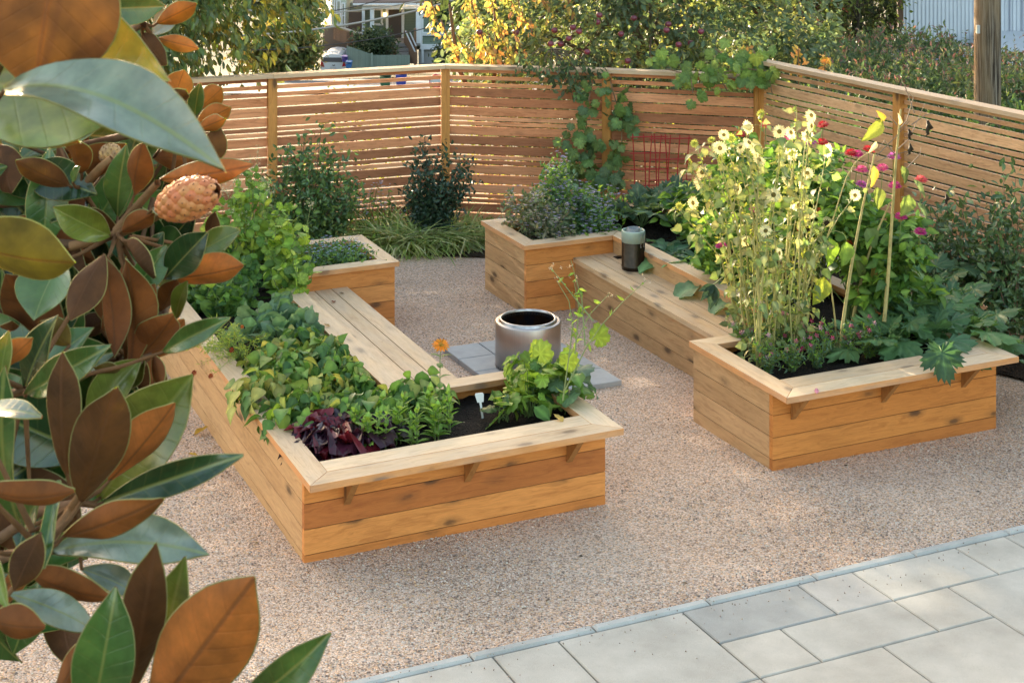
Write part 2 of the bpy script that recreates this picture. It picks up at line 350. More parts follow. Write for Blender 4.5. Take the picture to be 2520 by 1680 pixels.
# ---- patio slabs (L frame, module .35) and kerb
m = NT('concrete paving'); oc=m.n('TexCoord').outputs['Object']; c=m.attr('bc').outputs['Color']
n1=m.noise(oc,3,5,.6); n2=m.noise(oc,420,2,.6)
cc=m.mix(1.,c,m.ramp(n1,[(.3,(.80,.79,.77)),(.7,(1.12,1.12,1.11))]),'MULTIPLY'); cc=m.mix(.9,cc,m.ramp(n2,[(.25,(.70,.70,.70)),(.5,(1,1,1)),(.75,(1.2,1.2,1.2))]),'MULTIPLY')
m.set(col=cc, rough=.85, spec=.25); m.bump(n2,.35,.002); M_PAVE=m.m
def chamslab(mb, u0,u1,v0,v1,ztop,th,frame,col,ch=.006):
    g=.0045; u0+=g;u1-=g;v0+=g;v1-=g; V=[]
    for (a,b,z) in ((0,0,-th),(0,0,-ch),(ch,ch,0)):
        for (u,v) in ((u0+a,v0+b),(u1-a,v0+b),(u1-a,v1-b),(u0+a,v1-b)):
            p=frame(u,v); V.append((p[0],p[1],ztop(p[1])+z))
    F=[(8,9,10,11)]
    for r_ in (0,4): F += [(r_+i, r_+(i+1)%4, r_+4+(i+1)%4, r_+4+i) for i in range(4)]
    mb.add(V,F,col,V)
# bottom rows as read off the photo: (u0,u1,v0,v1) in modules; the rest fills in a plausible pattern
K=.352; V0=-1.375; U0=.515
def cell(i,j): return U0+i*K, V0-j*K
taken=set(); slabs=[]
def slab(i,j,wi,hj):
    for a in range(i,i+wi):
        for b in range(j,j+hj):
            if (a,b) in taken: return False
    for a in range(i,i+wi):
        for b in range(j,j+hj): taken.add((a,b))
    slabs.append((i,j,wi,hj)); return True
for s_ in ((1,0,2,2),(3,0,2,1),(5,0,1,1),(6,0,2,1),(8,0,1,1),(0,0,1,2),(-2,0,2,1),(3,1,1,1),(4,1,2,1),(6,1,1,1),(7,1,2,3),(5,2,2,2),(3,2,2,2),(2,2,1,1),(9,0,2,2),(-1,1,1,1),(4,4,3,2)): slab(*s_)
r5=random.Random(5)
for j in range(0,9):
    for i in range(-8,16):
        for wh in r5.sample([(2,2),(2,1),(1,1),(3,2),(1,2)],5)+[(1,1)]:
            if slab(i,j,*wh): break
mb=MB()
for (i,j,wi,hj) in slabs:
    u0,v1=cell(i,j); b=r5.uniform(.95,1.05); wm=r5.choice([(1,1,1),(1.015,1,.985),(1,1,1)])
    base=npa((.475,.440,.385))*b*npa(wm)
    if (i,j) in ((3,0),): base=npa((.35,.34,.315))
    if (i,j) in ((5,0),): base=npa((.45,.415,.37))
    chamslab(mb,u0,u0+wi*K,v1-hj*K,v1,lambda y:gz(y)+.024,.05,lw,base)
pt = mb.build('patio', M_PAVE); tag(pt, kind='structure')
mb=MB(); V=[tuple(lw(u,v,0)) for u,v in ((-7,-8),(9,-8),(9,-1.30),(-7,-1.30))]; V=[(a,b,gz(b)-.004) for a,b,_ in V]
mb.add(V,[(0,1,2,3)],(.11,.10,.055),V); tag(mb.build('joint_sand', bcmat('joint sand',.95,.1,0,.4,60,.4)), kind='structure')
mb=MB()
for k in range(-9,12): chamslab(mb,.42+k*.663,.42+(k+1)*.663,-1.372,-1.302,lambda y:gz(y)+.030,.12,lw,npa((.44,.435,.41))*r5.uniform(.95,1.05),.012)
tag(mb.build('kerb', M_PAVE), kind='structure')
# ---- soil beds
m=NT('dark garden soil'); oc=m.n('TexCoord').outputs['Object']; n1=m.noise(oc,40,6,.7); v1=m.vor(oc,90)
m.set(col=m.ramp(n1,[(.3,(.008,.006,.005)),(.55,(.022,.016,.012)),(.75,(.05,.036,.026))]),rough=.9,spec=.2); m.bump(m.math('ADD',n1,v1.outputs['Distance']),.9,.03); M_SOIL=m.m
m=NT('bark mulch'); oc=m.n('TexCoord').outputs['Object']; n1=m.noise(m.scale(oc,(1,2.5,1)),26,6,.7); v1=m.vor(m.scale(oc,(1,2,1)),45)
m.set(col=m.mix(.5,m.ramp(n1,[(.3,(.03,.02,.013)),(.55,(.075,.05,.034)),(.75,(.16,.11,.08))]),m.ramp(v1.outputs['Distance'],[(0,(.07,.05,.035)),(.7,(.012,.008,.006))])),rough=.95,spec=.15); m.bump(v1.outputs['Distance'],.9,.03); M_MULCH=m.m
def sheet(name, pts, mat, dz, n=30, rough=.0):
    mb=MB(); (a,b,c,d)=[npa(p[:2]) for p in pts]; V=[]
    for j in range(n):
        for i in range(n):
            s_=i/(n-1); t=j/(n-1); p=(a*(1-s_)+b*s_)*(1-t)+(d*(1-s_)+c*s_)*t
            V.append((p[0],p[1],gz(p[1])+dz+rough*rnd.uniform(-1,1)))
    mb.add(V,[(j*n+i,j*n+i+1,(j+1)*n+i+1,(j+1)*n+i) for j in range(n-1) for i in range(n-1)],gc=V); o=mb.build(name,mat,smooth=True); tag(o,kind='structure'); return o
FA=[(-7.7,13.75),(-5.95,14.42),(-4.2,15.08),(-2.46,15.74),(-.712,16.4),(.995,16.1),(2.53,15.67)]
FB=[(2.53,15.67),(3.51,13.89),(4.49,12.11),(5.47,10.33),(6.45,8.55)]
sheet('soil_strip', [(-7.7,12.9),(-.9,15.05),(-.712,16.4),(-7.7,13.9)], M_MULCH, .010, 40, .008)
sheet('soil_strip', [(-.9,15.05),(2.6,14.6),(2.6,15.9),(-.712,16.45)], M_MULCH, .012, 40, .008)
p0=gnd(2400,912); p1=rw(1.9,5.2); p9=gnd(2640,990); sheet('mulch_bed', [p0,(p9[0]+.6,p9[1]-.25),(2.75,15.9),(p1[0]-.9,p1[1])], M_MULCH, .012, 50, .012)
# ================================================================== RAISED PLANTERS
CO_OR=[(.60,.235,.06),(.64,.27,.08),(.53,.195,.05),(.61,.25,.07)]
CO_TAN=[(.52,.315,.155),(.47,.28,.135),(.56,.345,.175)]  # left-facing boards: bleaching and sky light both put into the colour
CO_CAP=[(.66,.47,.29),(.60,.42,.255),(.70,.51,.32)]  # pale board tops: weathering plus sky light put into the colour
def jit(c,a=.06): f=1+rnd.uniform(-a,a); return tuple(x*f for x in c)
def planter(name, frame_t, A, W, Wb, label, mirror, benchx, frontcols):
    root = thing(name, (A[0],A[1],0), label, 'planter', None, frame_t)
    X = (lambda u: W-u) if mirror else (lambda u: u)
    Z=[-.12,.135,.275,.415,.555]
    def wall(nm, x0,x1,y0,y1, cols, zs=Z, lab=None):
        mb=MB(); hor = abs(x1-x0)>abs(y1-y0)
        for k in range(len(zs)-1):
            c = cols[(len(zs)-2-k)%len(cols)]
            mb.box(min(X(x0),X(x1)),max(X(x0),X(x1)),y0,y1,zs[k]+.0022,zs[k+1]-.0022,(1,0) if hor else (0,1),jit(c,.05))
        # dark backing so that the joints between boards read as shadow gaps
        i=.006; mb.box(min(X(x0),X(x1))+i,max(X(x0),X(x1))-i,y0+i,y1-i,zs[0],zs[-1]-.003,(1,0),(.10,.05,.02))
        o=mb.build(nm,M_WOOD,root,world=False)
        if lab: o['label']=lab
        return o
    T=.038; leg=.965
    wall('front_wall',0,W,0,T,frontcols)
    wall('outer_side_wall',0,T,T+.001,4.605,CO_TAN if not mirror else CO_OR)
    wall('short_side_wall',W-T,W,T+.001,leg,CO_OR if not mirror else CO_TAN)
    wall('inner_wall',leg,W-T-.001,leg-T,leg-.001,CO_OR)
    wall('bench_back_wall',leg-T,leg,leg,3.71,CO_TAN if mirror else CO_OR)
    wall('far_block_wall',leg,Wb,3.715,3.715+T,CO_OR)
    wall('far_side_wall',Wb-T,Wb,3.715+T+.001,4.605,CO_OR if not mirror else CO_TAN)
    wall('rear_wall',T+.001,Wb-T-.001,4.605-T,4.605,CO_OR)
    # rim boards with mitred corners
    z0,z1=.5565,.5945
    def cap(nm,poly,d,lift=0):
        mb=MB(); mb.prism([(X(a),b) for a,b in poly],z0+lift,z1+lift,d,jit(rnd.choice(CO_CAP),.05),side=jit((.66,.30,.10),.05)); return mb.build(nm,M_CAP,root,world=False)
    g=.0022; a=-.025; Wo=W+.022; fi=.098; f0=-.19; f1=-.050
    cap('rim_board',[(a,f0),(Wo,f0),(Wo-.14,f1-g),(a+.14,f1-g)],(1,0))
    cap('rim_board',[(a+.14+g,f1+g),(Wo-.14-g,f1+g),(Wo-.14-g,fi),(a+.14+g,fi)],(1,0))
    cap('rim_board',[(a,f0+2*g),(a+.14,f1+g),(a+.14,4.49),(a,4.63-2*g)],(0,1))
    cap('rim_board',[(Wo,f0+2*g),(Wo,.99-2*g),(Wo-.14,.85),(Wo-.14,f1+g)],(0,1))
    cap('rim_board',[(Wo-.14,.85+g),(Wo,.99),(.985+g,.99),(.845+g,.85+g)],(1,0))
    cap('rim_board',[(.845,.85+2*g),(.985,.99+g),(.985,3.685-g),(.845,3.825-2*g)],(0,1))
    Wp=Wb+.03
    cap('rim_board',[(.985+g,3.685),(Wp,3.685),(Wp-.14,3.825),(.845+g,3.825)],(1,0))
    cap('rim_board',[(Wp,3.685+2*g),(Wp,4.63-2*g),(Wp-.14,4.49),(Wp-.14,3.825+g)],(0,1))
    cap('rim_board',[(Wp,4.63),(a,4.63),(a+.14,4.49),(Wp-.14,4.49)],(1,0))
    # brackets under the wide front rim
    for u in ((.245,.97,1.625) if not mirror else (W-.155,W-.86,W-1.52)):
        mb=MB(); x=X(u); x0,x1=x-.019,x+.019
        V=[(x0,-.001,z0-.002),(x0,-.152,z0-.002),(x0,-.150,z0-.018),(x0,-.001,z0-.186)]; V+= [(x1,b,c) for _,b,c in V]
        F=[(0,1,2,3),(7,6,5,4),(0,4,5,1),(1,5,6,2),(2,6,7,3),(3,7,4,0)]; VV=[];FF=[];k=0
        for f in F: VV+=[V[i] for i in f]; FF.append((k,k+1,k+2,k+3)); k+=4
        gv=npa(VV)[:,[2,1,0]]+rnd.random()*30; mb.add(VV,FF,jit((.36,.17,.055)),gv); mb.build('bracket',M_WOOD,root,world=False)
    # bench
    zb=.436; edges=benchx
    for k in range(len(edges)-1):
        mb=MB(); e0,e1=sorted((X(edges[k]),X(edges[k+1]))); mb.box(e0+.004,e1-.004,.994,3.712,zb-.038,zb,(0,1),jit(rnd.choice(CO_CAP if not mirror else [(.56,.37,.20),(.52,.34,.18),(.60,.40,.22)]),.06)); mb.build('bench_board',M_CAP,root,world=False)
    bw=edges[-1]-.026; mb=MB()
    for k in range(3):
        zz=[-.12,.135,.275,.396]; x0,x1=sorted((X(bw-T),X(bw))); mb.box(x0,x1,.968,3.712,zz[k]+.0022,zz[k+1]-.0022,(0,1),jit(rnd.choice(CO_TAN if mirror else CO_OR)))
    x0,x1=sorted((X(bw-T),X(bw))); mb.box(x0+.006,x1-.006,.97,3.71,-.1,.392,(0,1),(.10,.05,.02)); mb.build('bench_front',M_WOOD,root,world=False)
    # soil in the bed (one lumpy sheet over the C)
    mb=MB(); V=[];F=[];k=0
    for (x0,x1,y0,y1) in ((T,W-T,T,leg-T),(T,leg-T,leg-T,3.76),(T,Wb-T,3.76,4.56)):
        nx_=int((x1-x0)/.05)+2; ny_=int((y1-y0)/.05)+2
        for j in range(ny_):
            for i in range(nx_):
                u=x0+(x1-x0)*i/(nx_-1); v=y0+(y1-y0)*j/(ny_-1); V.append((X(u),v,.492+.012*sin(u*17+v*5)*sin(v*13)+rnd.uniform(-.008,.008)))
        F+=[(k+j*nx_+i,k+j*nx_+i+1,k+(j+1)*nx_+i+1,k+(j+1)*nx_+i) for j in range(ny_-1) for i in range(nx_-1)]; k=len(V)
    mb.add(V,F,gc=V); mb.build('soil',M_SOIL,root,smooth=True,world=False)
    return root
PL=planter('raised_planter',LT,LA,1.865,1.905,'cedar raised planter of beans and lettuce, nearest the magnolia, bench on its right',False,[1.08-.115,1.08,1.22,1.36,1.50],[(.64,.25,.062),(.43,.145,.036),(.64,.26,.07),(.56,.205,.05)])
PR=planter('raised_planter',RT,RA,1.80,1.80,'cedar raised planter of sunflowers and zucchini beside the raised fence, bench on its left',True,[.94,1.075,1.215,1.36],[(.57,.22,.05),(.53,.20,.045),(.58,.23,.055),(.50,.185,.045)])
# ================================================================== PAVER PAD + FIRE PIT
def padz(y): return gz(y)+.042
pad=thing('paver_pad', lw(2.52,2.44,.02), 'square pad of grey stone pavers under the steel fire pit', 'paver pad')
M_SLATE=bcmat('grey stone paver',.75,.3,0,.10,9,.1)
for i in range(3):
    for j in range(4):
        mb=MB(); b=rnd.uniform(.93,1.07); chamslab(mb,2.065+i*.303,2.065+(i+1)*.303,1.80+j*.318,1.80+(j+1)*.318,padz,.06,lw,(.35*b,.35*b,.345*b),.004); mb.build('paver',M_SLATE,pad)
fc=lw(2.49,2.40); fz=padz(fc[1])+.001
fp=thing('fire_pit',(fc[0],fc[1],fz),'round brushed stainless steel fire pit standing on the grey pavers','fire pit')
m=NT('brushed steel'); oc=m.n('TexCoord').outputs['Object']; sx=m.n('SeparateXYZ'); m.l(oc,sx.inputs[0])
ang=m.math('ARCTAN2',sx.outputs[1],sx.outputs[0]); cx=m.n('CombineXYZ'); m.l(m.math('MULTIPLY',ang,90),cx.inputs[0]); m.l(m.math('MULTIPLY',sx.outputs[2],.6),cx.inputs[2])
bn=m.noise(cx.outputs[0],1.0,4,.6); m.set(col=m.ramp(bn,[(.3,(.40,.355,.33)),(.7,(.55,.50,.465))]),metal=1.,rough=m.ramp(bn,[(.3,(.36,.36,.36)),(.7,(.50,.50,.50))])); m.bump(bn,.06,.002); M_STEEL=m.m
m=NT('heat tinted steel'); oc=m.n('TexCoord').outputs['Object']; bn=m.noise(oc,6,3); m.set(col=m.ramp(bn,[(.3,(.10,.05,.035)),(.45,(.05,.05,.07)),(.55,(.12,.06,.03)),(.7,(.03,.028,.03))]),metal=.9,rough=.35); M_BURNT=m.m
c=(fc[0],fc[1],fz); r=.248
mb=MB(); mb.lathe(c,[(r-.004,0),(r,.0),(r,.334),(r-.003,.340),(r-.012,.343),(r-.024,.341)],72); mb.build('body',M_STEEL,fp,smooth=True)
mb=MB(); mb.lathe(c,[(r-.024,.3412),(r-.030,.348),(r-.030,.353),(r-.034,.3600),(r-.044,.3622),(r-.048,.3585),(r-.048,.335)],72); mb.build('rim',plain('polished steel rim',(.42,.40,.40),.32,1.,.5,.3,14),fp,smooth=True)
mb=MB(); mb.lathe(c,[(r-.0481,.345),(r-.0481,.315),(r-.044,.312),(r-.044,.02),(.0,.02)],72); mb.build('fire_bowl',M_BURNT,fp,smooth=True)
mb=MB()
hb_=[MB(),MB()]
for k in range(56):
    a=2*pi*k/56; d=npa((cos(a),sin(a),0)); t=npa((-sin(a),cos(a),0)); z_=npa((0,0,1))
    for q_,(rr,zz,s_,h) in enumerate(((r+.0006,.016,.0055,.006),(r-.0488,.328,.005,.0045))):
        p=npa(c)+d*rr+z_*zz; hb_[q_].add([p-t*s_-z_*h,p+t*s_-z_*h,p+t*s_+z_*h,p-t*s_+z_*h],[(0,1,2,3)],(.01,.01,.01))
M_VENT=plain('vent shadow',(.008,.008,.008),.9); hb_[0].build('bottom_vent_ring',M_VENT,fp); hb_[1].build('top_vent_ring',M_VENT,fp)
# ================================================================== CANISTER on the right bench
bp=atz(1559,663,.436)+npa((0,.0,0)); cn=thing('canister',(bp[0],bp[1]+.02,.4365),'bronze metal canister with a pale green lid band standing on the right bench','canister')
c=(bp[0],bp[1]+.02,.4365); r=.099
mb=MB(); mb.lathe(c,[(0,.0),(r-.003,0),(r,.004),(r,.022),(r+.0025,.026),(r+.0025,.032),(r,.035),(r,.226),(r-.002,.230)],48); mb.build('body',plain('dark bronze metal',(.045,.034,.026),.32,.85,.5,.2,30),cn,smooth=True)
mb=MB(); mb.lathe(c,[(r-.002,.2302),(r+.001,.232),(r+.001,.318),(r-.002,.326),(r-.010,.328),(r-.014,.320),(r-.014,.25),(0,.25)],48); mb.build('lid_band',plain('pale green enamel',(.32,.40,.34),.35,.2,.5,.08),cn,smooth=True)
mb=MB(); mb.lathe(c,[(.052,.252),(.056,.26),(.056,.345),(.053,.346),(.053,.262)],40); g=NT('frosted glass'); g.set(col=(.85,.88,.9),rough=.25,trans=.75); mb.build('glass_cylinder',g.m,cn,smooth=True)
mb=MB()
for s_ in (-1,1):
    th=R(-52+s_*9); p=npa((c[0]+(r+.006)*cos(th),c[1]+(r+.006)*sin(th),c[2])); q=lambda z,o=0:p+npa((cos(th)*o,sin(th)*o,z))
    mb.tube([q(.30),q(.315,.006),q(.30,.012),q(.24,.012),q(.22,.006),q(.205,.004),q(.20,.012),q(.215,.016)],.0035,6,(.3,.3,.3))
mb.build('clasp',plain('steel clasp',(.35,.35,.36),.3,1.),cn,smooth=True)
# flat dark power plates set on the bench boards
for (x,y,l) in ((1527,633,'small dark square plate on the right bench, behind the bronze canister'),(1703,723,'small dark flat plate on the right bench, below the overhanging leaf')):
    p=atz(x,y,.4375); t=thing('cover_plate',(p[0],p[1],.4368),l,'cover plate','cover plates on the right bench',RT)
    mb=MB(); mb.box(-.05,.05,-.035,.035,0,.006,(1,0),(.03,.032,.036)); mb.build('plate',M_METAL,t,world=False)
    mb=MB(); mb.box(-.035,.035,-.022,.022,.0062,.010,(1,0),(.02,.021,.024)); mb.build('hinged_flap',M_METAL,t,world=False)
# plant marker
p=atz(1189,1037,.47); pm=thing('plant_marker',p,'white plastic plant marker stuck in the bare soil of the left planter','plant marker',None,.3)
mb=MB(); V=[(-.006,0,-.05),(.006,0,-.05),(.007,0,.125),(-.007,0,.125)]; tilt=npa((-.012,.01)); 
def slab3(mb,out,th,col):
    n=len(out); V=[(x+tilt[0]*z/.15*1.6,y_-th/2+tilt[1]*z/.15,z) for x,y_,z in out]+[(x+tilt[0]*z/.15*1.6,y_+th/2+tilt[1]*z/.15,z) for x,y_,z in out]
    mb.add(V,[(0,1,2,3),(7,6,5,4),(0,4,5,1),(1,5,6,2),(2,6,7,3),(3,7,4,0)],col)
M_WHITE=plain('white plastic',(.78,.78,.77),.45); slab3(mb,V,.003,(.8,.8,.8)); mb.build('stake',M_WHITE,pm,world=False)
mb=MB(); slab3(mb,[(-.020,0,.118),(.020,0,.118),(.028,0,.165),(-.028,0,.165)],.004,(.8,.8,.8)); slab3(mb,[(-.028,0,.1652),(.028,0,.1652),(.022,0,.174),(-.022,0,.174)],.004,(.8,.8,.8)); mb.build('head',M_WHITE,pm,world=False)
# ================================================================== FENCES
CF=[(.68,.285,.135),(.46,.18,.085),(.74,.345,.18),(.60,.245,.11),(.38,.15,.07),(.70,.31,.15)]
def fence(name,label,pts,ztop,pattern,zfirst,first_cap,zbot=-.06,postcol=(.55,.25,.065),cf=CF):
    rt=thing(name,(pts[1][0],pts[1][1],0),label,'fence')
    n=len(pts); raised = ztop>1.7
    for k in range(n-1):
        a,b=npa(pts[k]),npa(pts[k+1]); d=(b-a)/np.linalg.norm(b-a); nn=npa((-d[1],d[0]))
        if nn[1]<0 and abs(nn[1])>.01: nn=-nn
        if name=='raised_slat_fence': nn=-nn if nn[0]<0 else nn
        mb=MB(); z=zfirst; L0=a+d*.05; L1=b-d*.05
        for w_ in ['h']+list(pattern):
            if w_=='h': zt,hh=ztop-.04,.042; off=.012
            else: hh={'n':.038,'w':.0885}[w_]; zt=z; off=0
            if w_!='h' and zt<zbot: break
            th=.019; p0=L0+nn*(-.0+off); p1=L1+nn*off; poly=[p0,p1,p1+nn*th,p0+nn*th]
            hh*=(.97 if raised else 1); zb_=max(zt-hh,zbot); mb.prism(poly,zb_,zt,d,jit(rnd.choice(cf),.08))
            if w_!='h': z=zt-hh-((.0205 if raised else .0135) if not (w_=='n' and zt==zfirst) else .037)
        mb.build('slat_panel',M_FENCE,rt)
    for k in range(n):
        a=npa(pts[k]); dprev=npa(pts[k])-npa(pts[k-1]) if k else npa(pts[1])-npa(pts[0]); dn=npa(pts[min(k+1,n-1)])-npa(pts[max(k-1,0)]); dn/=np.linalg.norm(dn); nn=npa((-dn[1],dn[0]))
        mb=MB(); h=.046; poly=[a+dn*h+nn*h,a-dn*h+nn*h,a-dn*h-nn*h,a+dn*h-nn*h]; mb.prism(poly,-.15,ztop-.040,(1,0),jit(postcol,.06),zaxis=True); mb.build('post',M_WOOD,rt)
    # cap rail pieces mitred at the posts
    def offpts(o):
        out=[]
        for k in range(n):
            a=npa(pts[k]); d0=npa(pts[max(k,1)])-npa(pts[max(k,1)-1]); d1=npa(pts[min(k+1,n-1)])-npa(pts[min(k+1,n-1)-1]); d0/=np.linalg.norm(d0); d1/=np.linalg.norm(d1)
            n0=npa((-d0[1],d0[0])); n1=npa((-d1[1],d1[0])); nm=(n0+n1); nm/=np.linalg.norm(nm); out.append(a+nm*o/max(nm@n0,.5))
        return out
    A_,B_=offpts(-.072),offpts(.072)
    for k in range(n-1):
        d=npa(pts[k+1])-npa(pts[k]); d/=np.linalg.norm(d); g=d*.0015
        mb=MB(); mb.prism([A_[k]+g,A_[k+1]-g,B_[k+1]-g,B_[k]+g],ztop-.038,ztop,d,jit(rnd.choice([(.60,.42,.26),(.56,.38,.23),(.62,.44,.28)]),.05)); mb.build('cap_rail',M_CAP,rt)
    return rt
PATA='n n w w w n n w w w n n w w w n n w w w w'.split()
fence('slat_fence','long cedar slat fence across the back of the garden under a pale cap rail',FA,1.637,PATA,1.519,0)
PATB='n n w n n w w w n n w w w n n w w w n n w'.split()
fence('raised_slat_fence','taller cedar slat fence running towards the camera along the right side',FB,1.797,PATB,1.694,0,cf=[(.68,.38,.20),(.58,.31,.16),(.72,.42,.23),(.64,.36,.185)])
# concrete footing strip under the right fence
ft=thing('concrete_footing',(3.9,13.2,0),'grey concrete footing strip under the right slat fence','footing')
mb=MB(); a,b=npa(FB[0]),npa(FB[4]); d=(b-a)/np.linalg.norm(b-a); nn=npa((-d[1],d[0])); nn=nn if nn[0]>0 else -nn; mb.prism([a-nn*.06,b-nn*.06,b+nn*.1,a+nn*.1],-.2,.05,d,(.5,.5,.48)); mb.build('strip',M_PAVE,ft)
# red wire trellis leaning on the fence
def P3(x,y,Y): return at(x,y,Y)
tr=thing('wire_trellis',P3(1620,505,15.6),'red wire plant trellis leaning on the fence behind the zucchini leaves','trellis'); M_RED=plain('red coated wire',(.36,.02,.018),.45)
for (xa,xb,ya,yb,Y,nv,nh,tw) in ((1560,1640,330,505,15.75,4,4,3),(1600,1692,332,505,15.72,5,3,-4)):
    mb=MB()
    for k in range(nv):
        x=xa+(xb-xa)*k/(nv-1); mb.tube([P3(x-tw,ya,Y),P3(x+tw*.5,(ya+yb)/2,Y-.01),P3(x+tw,yb,Y-.06)],.006,5)
    for k in range(nh+1):
        y=ya+(yb-ya)*(k+.2)/(nh+.4); mb.tube([P3(xa-tw-6,y,Y-.008),P3(xb-tw+6,y-2,Y-.008)],.006,5)
    mb.build('wire_panel',M_RED,tr)
# ================================================================== TREES AND SHRUBS BEYOND THE FENCE
def unit(v): return v/(np.linalg.norm(v,axis=-1,keepdims=True)+1e-9)
def crown_points(c, rad, n, shell=.55, lump=.22, seed=0, zcut=None, holes=10):
    """cluster centres in an uneven crown: lumps on the outline, holes in the volume"""
    r_=np.random.default_rng(seed); ld=unit(r_.normal(0,1,(14,3))); la=r_.uniform(-lump,lump,14); hd=unit(r_.normal(0,1,(holes,3)))*r_.uniform(.6,1,(holes,1))
    out=[]
    while len(out)<n:
        d=unit(r_.normal(0,1,3)); k=1+sum(a*max(0,d@l)**3 for a,l in zip(la,ld)); t=shell+(1-shell)*r_.random()**.6
        q=d*t*k
        if min(np.linalg.norm(hd-q,axis=1))<.16: continue
        p=npa(c)+q*npa(rad)
        if zcut is not None and p[2]<zcut: continue
        out.append(p)
    return npa(out)
def leaf_cloud(mb, centres, per, spread, tpl, size, cols, droop=-.4, w=None, up=.8, out_c=None, cv=.18):
    n=len(centres)*per; C=np.repeat(centres,per,0); P=C+rv(n,spread)*npa((1,1,.8))
    D=unit(rv(n)); 
    if out_c is not None: D=unit(D+unit(P-npa(out_c))*.8)
    D[:,2]+=droop; N=rv(n,.6); N[:,2]+=up
    cc=pick(cols,len(centres),w); cc=np.repeat(cc,per,0)
    mb.inst(tpl,P,D,N,size*rng.uniform(.65,1.25,n),cvar(cc,n,cv,.08)); return P
def trunk(mb, base, top, r0, r1, wob=.1, col=(.12,.09,.06), n=7, sides=8):
    base=npa(base); top=npa(top); pts=[base+(top-base)*t+npa((rnd.uniform(-wob,wob),rnd.uniform(-wob,wob),0))*sin(pi*t) for t in np.linspace(0,1,n)]
    mb.tube(pts,np.linspace(r0,r1,n),sides,col); return pts
def limbs(mb, start, centres, k, r, col=(.12,.09,.06)):
    idx=rng.choice(len(centres),min(k,len(centres)),False)
    for i in idx:
        a=npa(start[rng.integers(len(start)//2,len(start))]); b=centres[i]; m_=(a+b)/2+rv(1,.12)[0]+npa((0,0,.15))
        t=np.linspace(0,1,6)[:,None]; pts=(1-t)**2*a+2*t*(1-t)*m_+t*t*b; mb.tube(pts,np.linspace(r,r*.25,6),5,col)
def tree(name,label,cat,base,c,rad,n,per,spread,tpl,size,cols,r0=.12,mat=None,group=None,seed=0,droop=-.4,shell=.5,zcut=None,k=26,w=None,bark=(.12,.09,.06),lump=.22,up=.8):
    rt=thing(name,base,label,cat,group)
    cs=crown_points(c,rad,n,shell,lump,seed,zcut)
    mt=MB(); st=trunk(mt,base,npa(c)+npa((0,0,rad[2]*.4)),r0,r0*.3,.15,bark); limbs(mt,st,cs,k,r0*.3,bark); mt.build('trunk',M_BARK,rt,smooth=True)
    mc=MB(); leaf_cloud(mc,cs,per,spread,tpl,size,cols,droop,w,up,c); mc.build('crown',mat or M_LEAF,rt); return rt,cs
GR=[(.10,.16,.035),(.07,.12,.03),(.14,.20,.04)]
tree('fruit_tree','leafy green tree with drooping yellowing leaves beside the magnolia, hanging over the fence','tree',(-4.6,17.2,-.05),(-4.35,16.25,3.0),(2.15,1.65,1.9),620,26,.15,T_ELL,.115,
     [(.10,.15,.045),(.075,.125,.045),(.18,.21,.05),(.28,.27,.06),(.13,.18,.055)],.11,M_GLOSSLEAF,seed=3,droop=-.9,w=[.3,.28,.24,.08,.10])
tree('added_shade_tree','added tall dark leafy tree beyond the fence, behind the magnolia, shading the gravel','tree',(-9.6,20.5,-.4),(-9.3,20.3,3.6),(3.6,2.6,3.6),420,18,.24,T_ELL2,.17,  # added tree behind the magnolia, blocks sun bands on the gravel
     [(.10,.15,.04),(.07,.11,.03)],.2,M_LEAF,seed=4,k=30)
tree('added_shade_tree','second added leafy tree, right behind the drooping fruit tree, shading the patio','tree',(-7.3,23.5,-.9),(-7.3,23.5,3.0),(2.5,2.2,3.4),380,20,.24,T_ELL2,.17,  # added in the sun's path so that the patio stays shaded
     [(.10,.15,.04),(.07,.11,.03)],.18,M_LEAF,seed=5,k=26)
# apple tree with its fruit
at_,cs=tree('apple_tree','apple tree full of dark red apples leaning over the middle of the fence','apple tree',(1.2,18.6,-.35),(1.55,18.1,1.75),(2.15,1.45,1.75),760,36,.105,T_ELL,.098,
     [(.11,.16,.10),(.14,.19,.12),(.20,.25,.11),(.075,.115,.07),(.30,.32,.13)],.12,M_LEAF,seed=8,w=[.34,.26,.16,.16,.08],droop=-.15)
mb=MB(); cs2=npa([at(x,y,16.0) for x,y in ((1300,160),(1335,165),(1350,195),(1400,180),(1420,175),(1395,205),(1420,220),(1440,205),(1375,170),(1290,150),(1450,190),(1340,150),(1410,150),(1460,165))]); leaf_cloud(mb,cs2,16,.07,T_ELL,.085,[(.10,.15,.08),(.07,.11,.06)],-.6)
for q in cs2: mb.tube([at(1360,120,16.3),(at(1360,120,16.3)+q)/2+npa((0,-.02,.06)),q],[.008,.006,.004],5,(.12,.09,.06),1)
mb.build('overhanging_branch',[M_LEAF,M_BARK],at_)
def ball(mb,c,r,col,seg=10,sq=.9,dimple=True):
    prof=[(0,-.86),(.35,-.9),(.75,-.6),(.98,-.1),(.9,.4),(.6,.78),(.25,.85),(0,.68)] if dimple else [(0,-1),(.5,-.87),(.87,-.5),(1,0),(.87,.5),(.5,.87),(0,1)]
    mb.lathe(c,[(a*r,b*r*sq) for a,b in prof],seg,col)
M_APPLE=bcmat('apple skin',.3,.5,0,.25,30,.02)
for (x,y) in ((1270,80),(1180,207/2.6),(1365,75),(1380,108),(1425,78),(1410,68),(1470,55),(1528,84),(1645,60),(1700,106),(1725,78),(1670,110),(1545,150),(1445,128),(1355,108),(1475,38),(1640,75),(1400,95),(1278,147),(1560,45)):
    mb=MB(); ball(mb,at(x,y,16.7+rnd.uniform(-.1,.2)),.038,jit((.15,.03,.05),.25)); mb.build('apple',M_APPLE,at_,smooth=True)
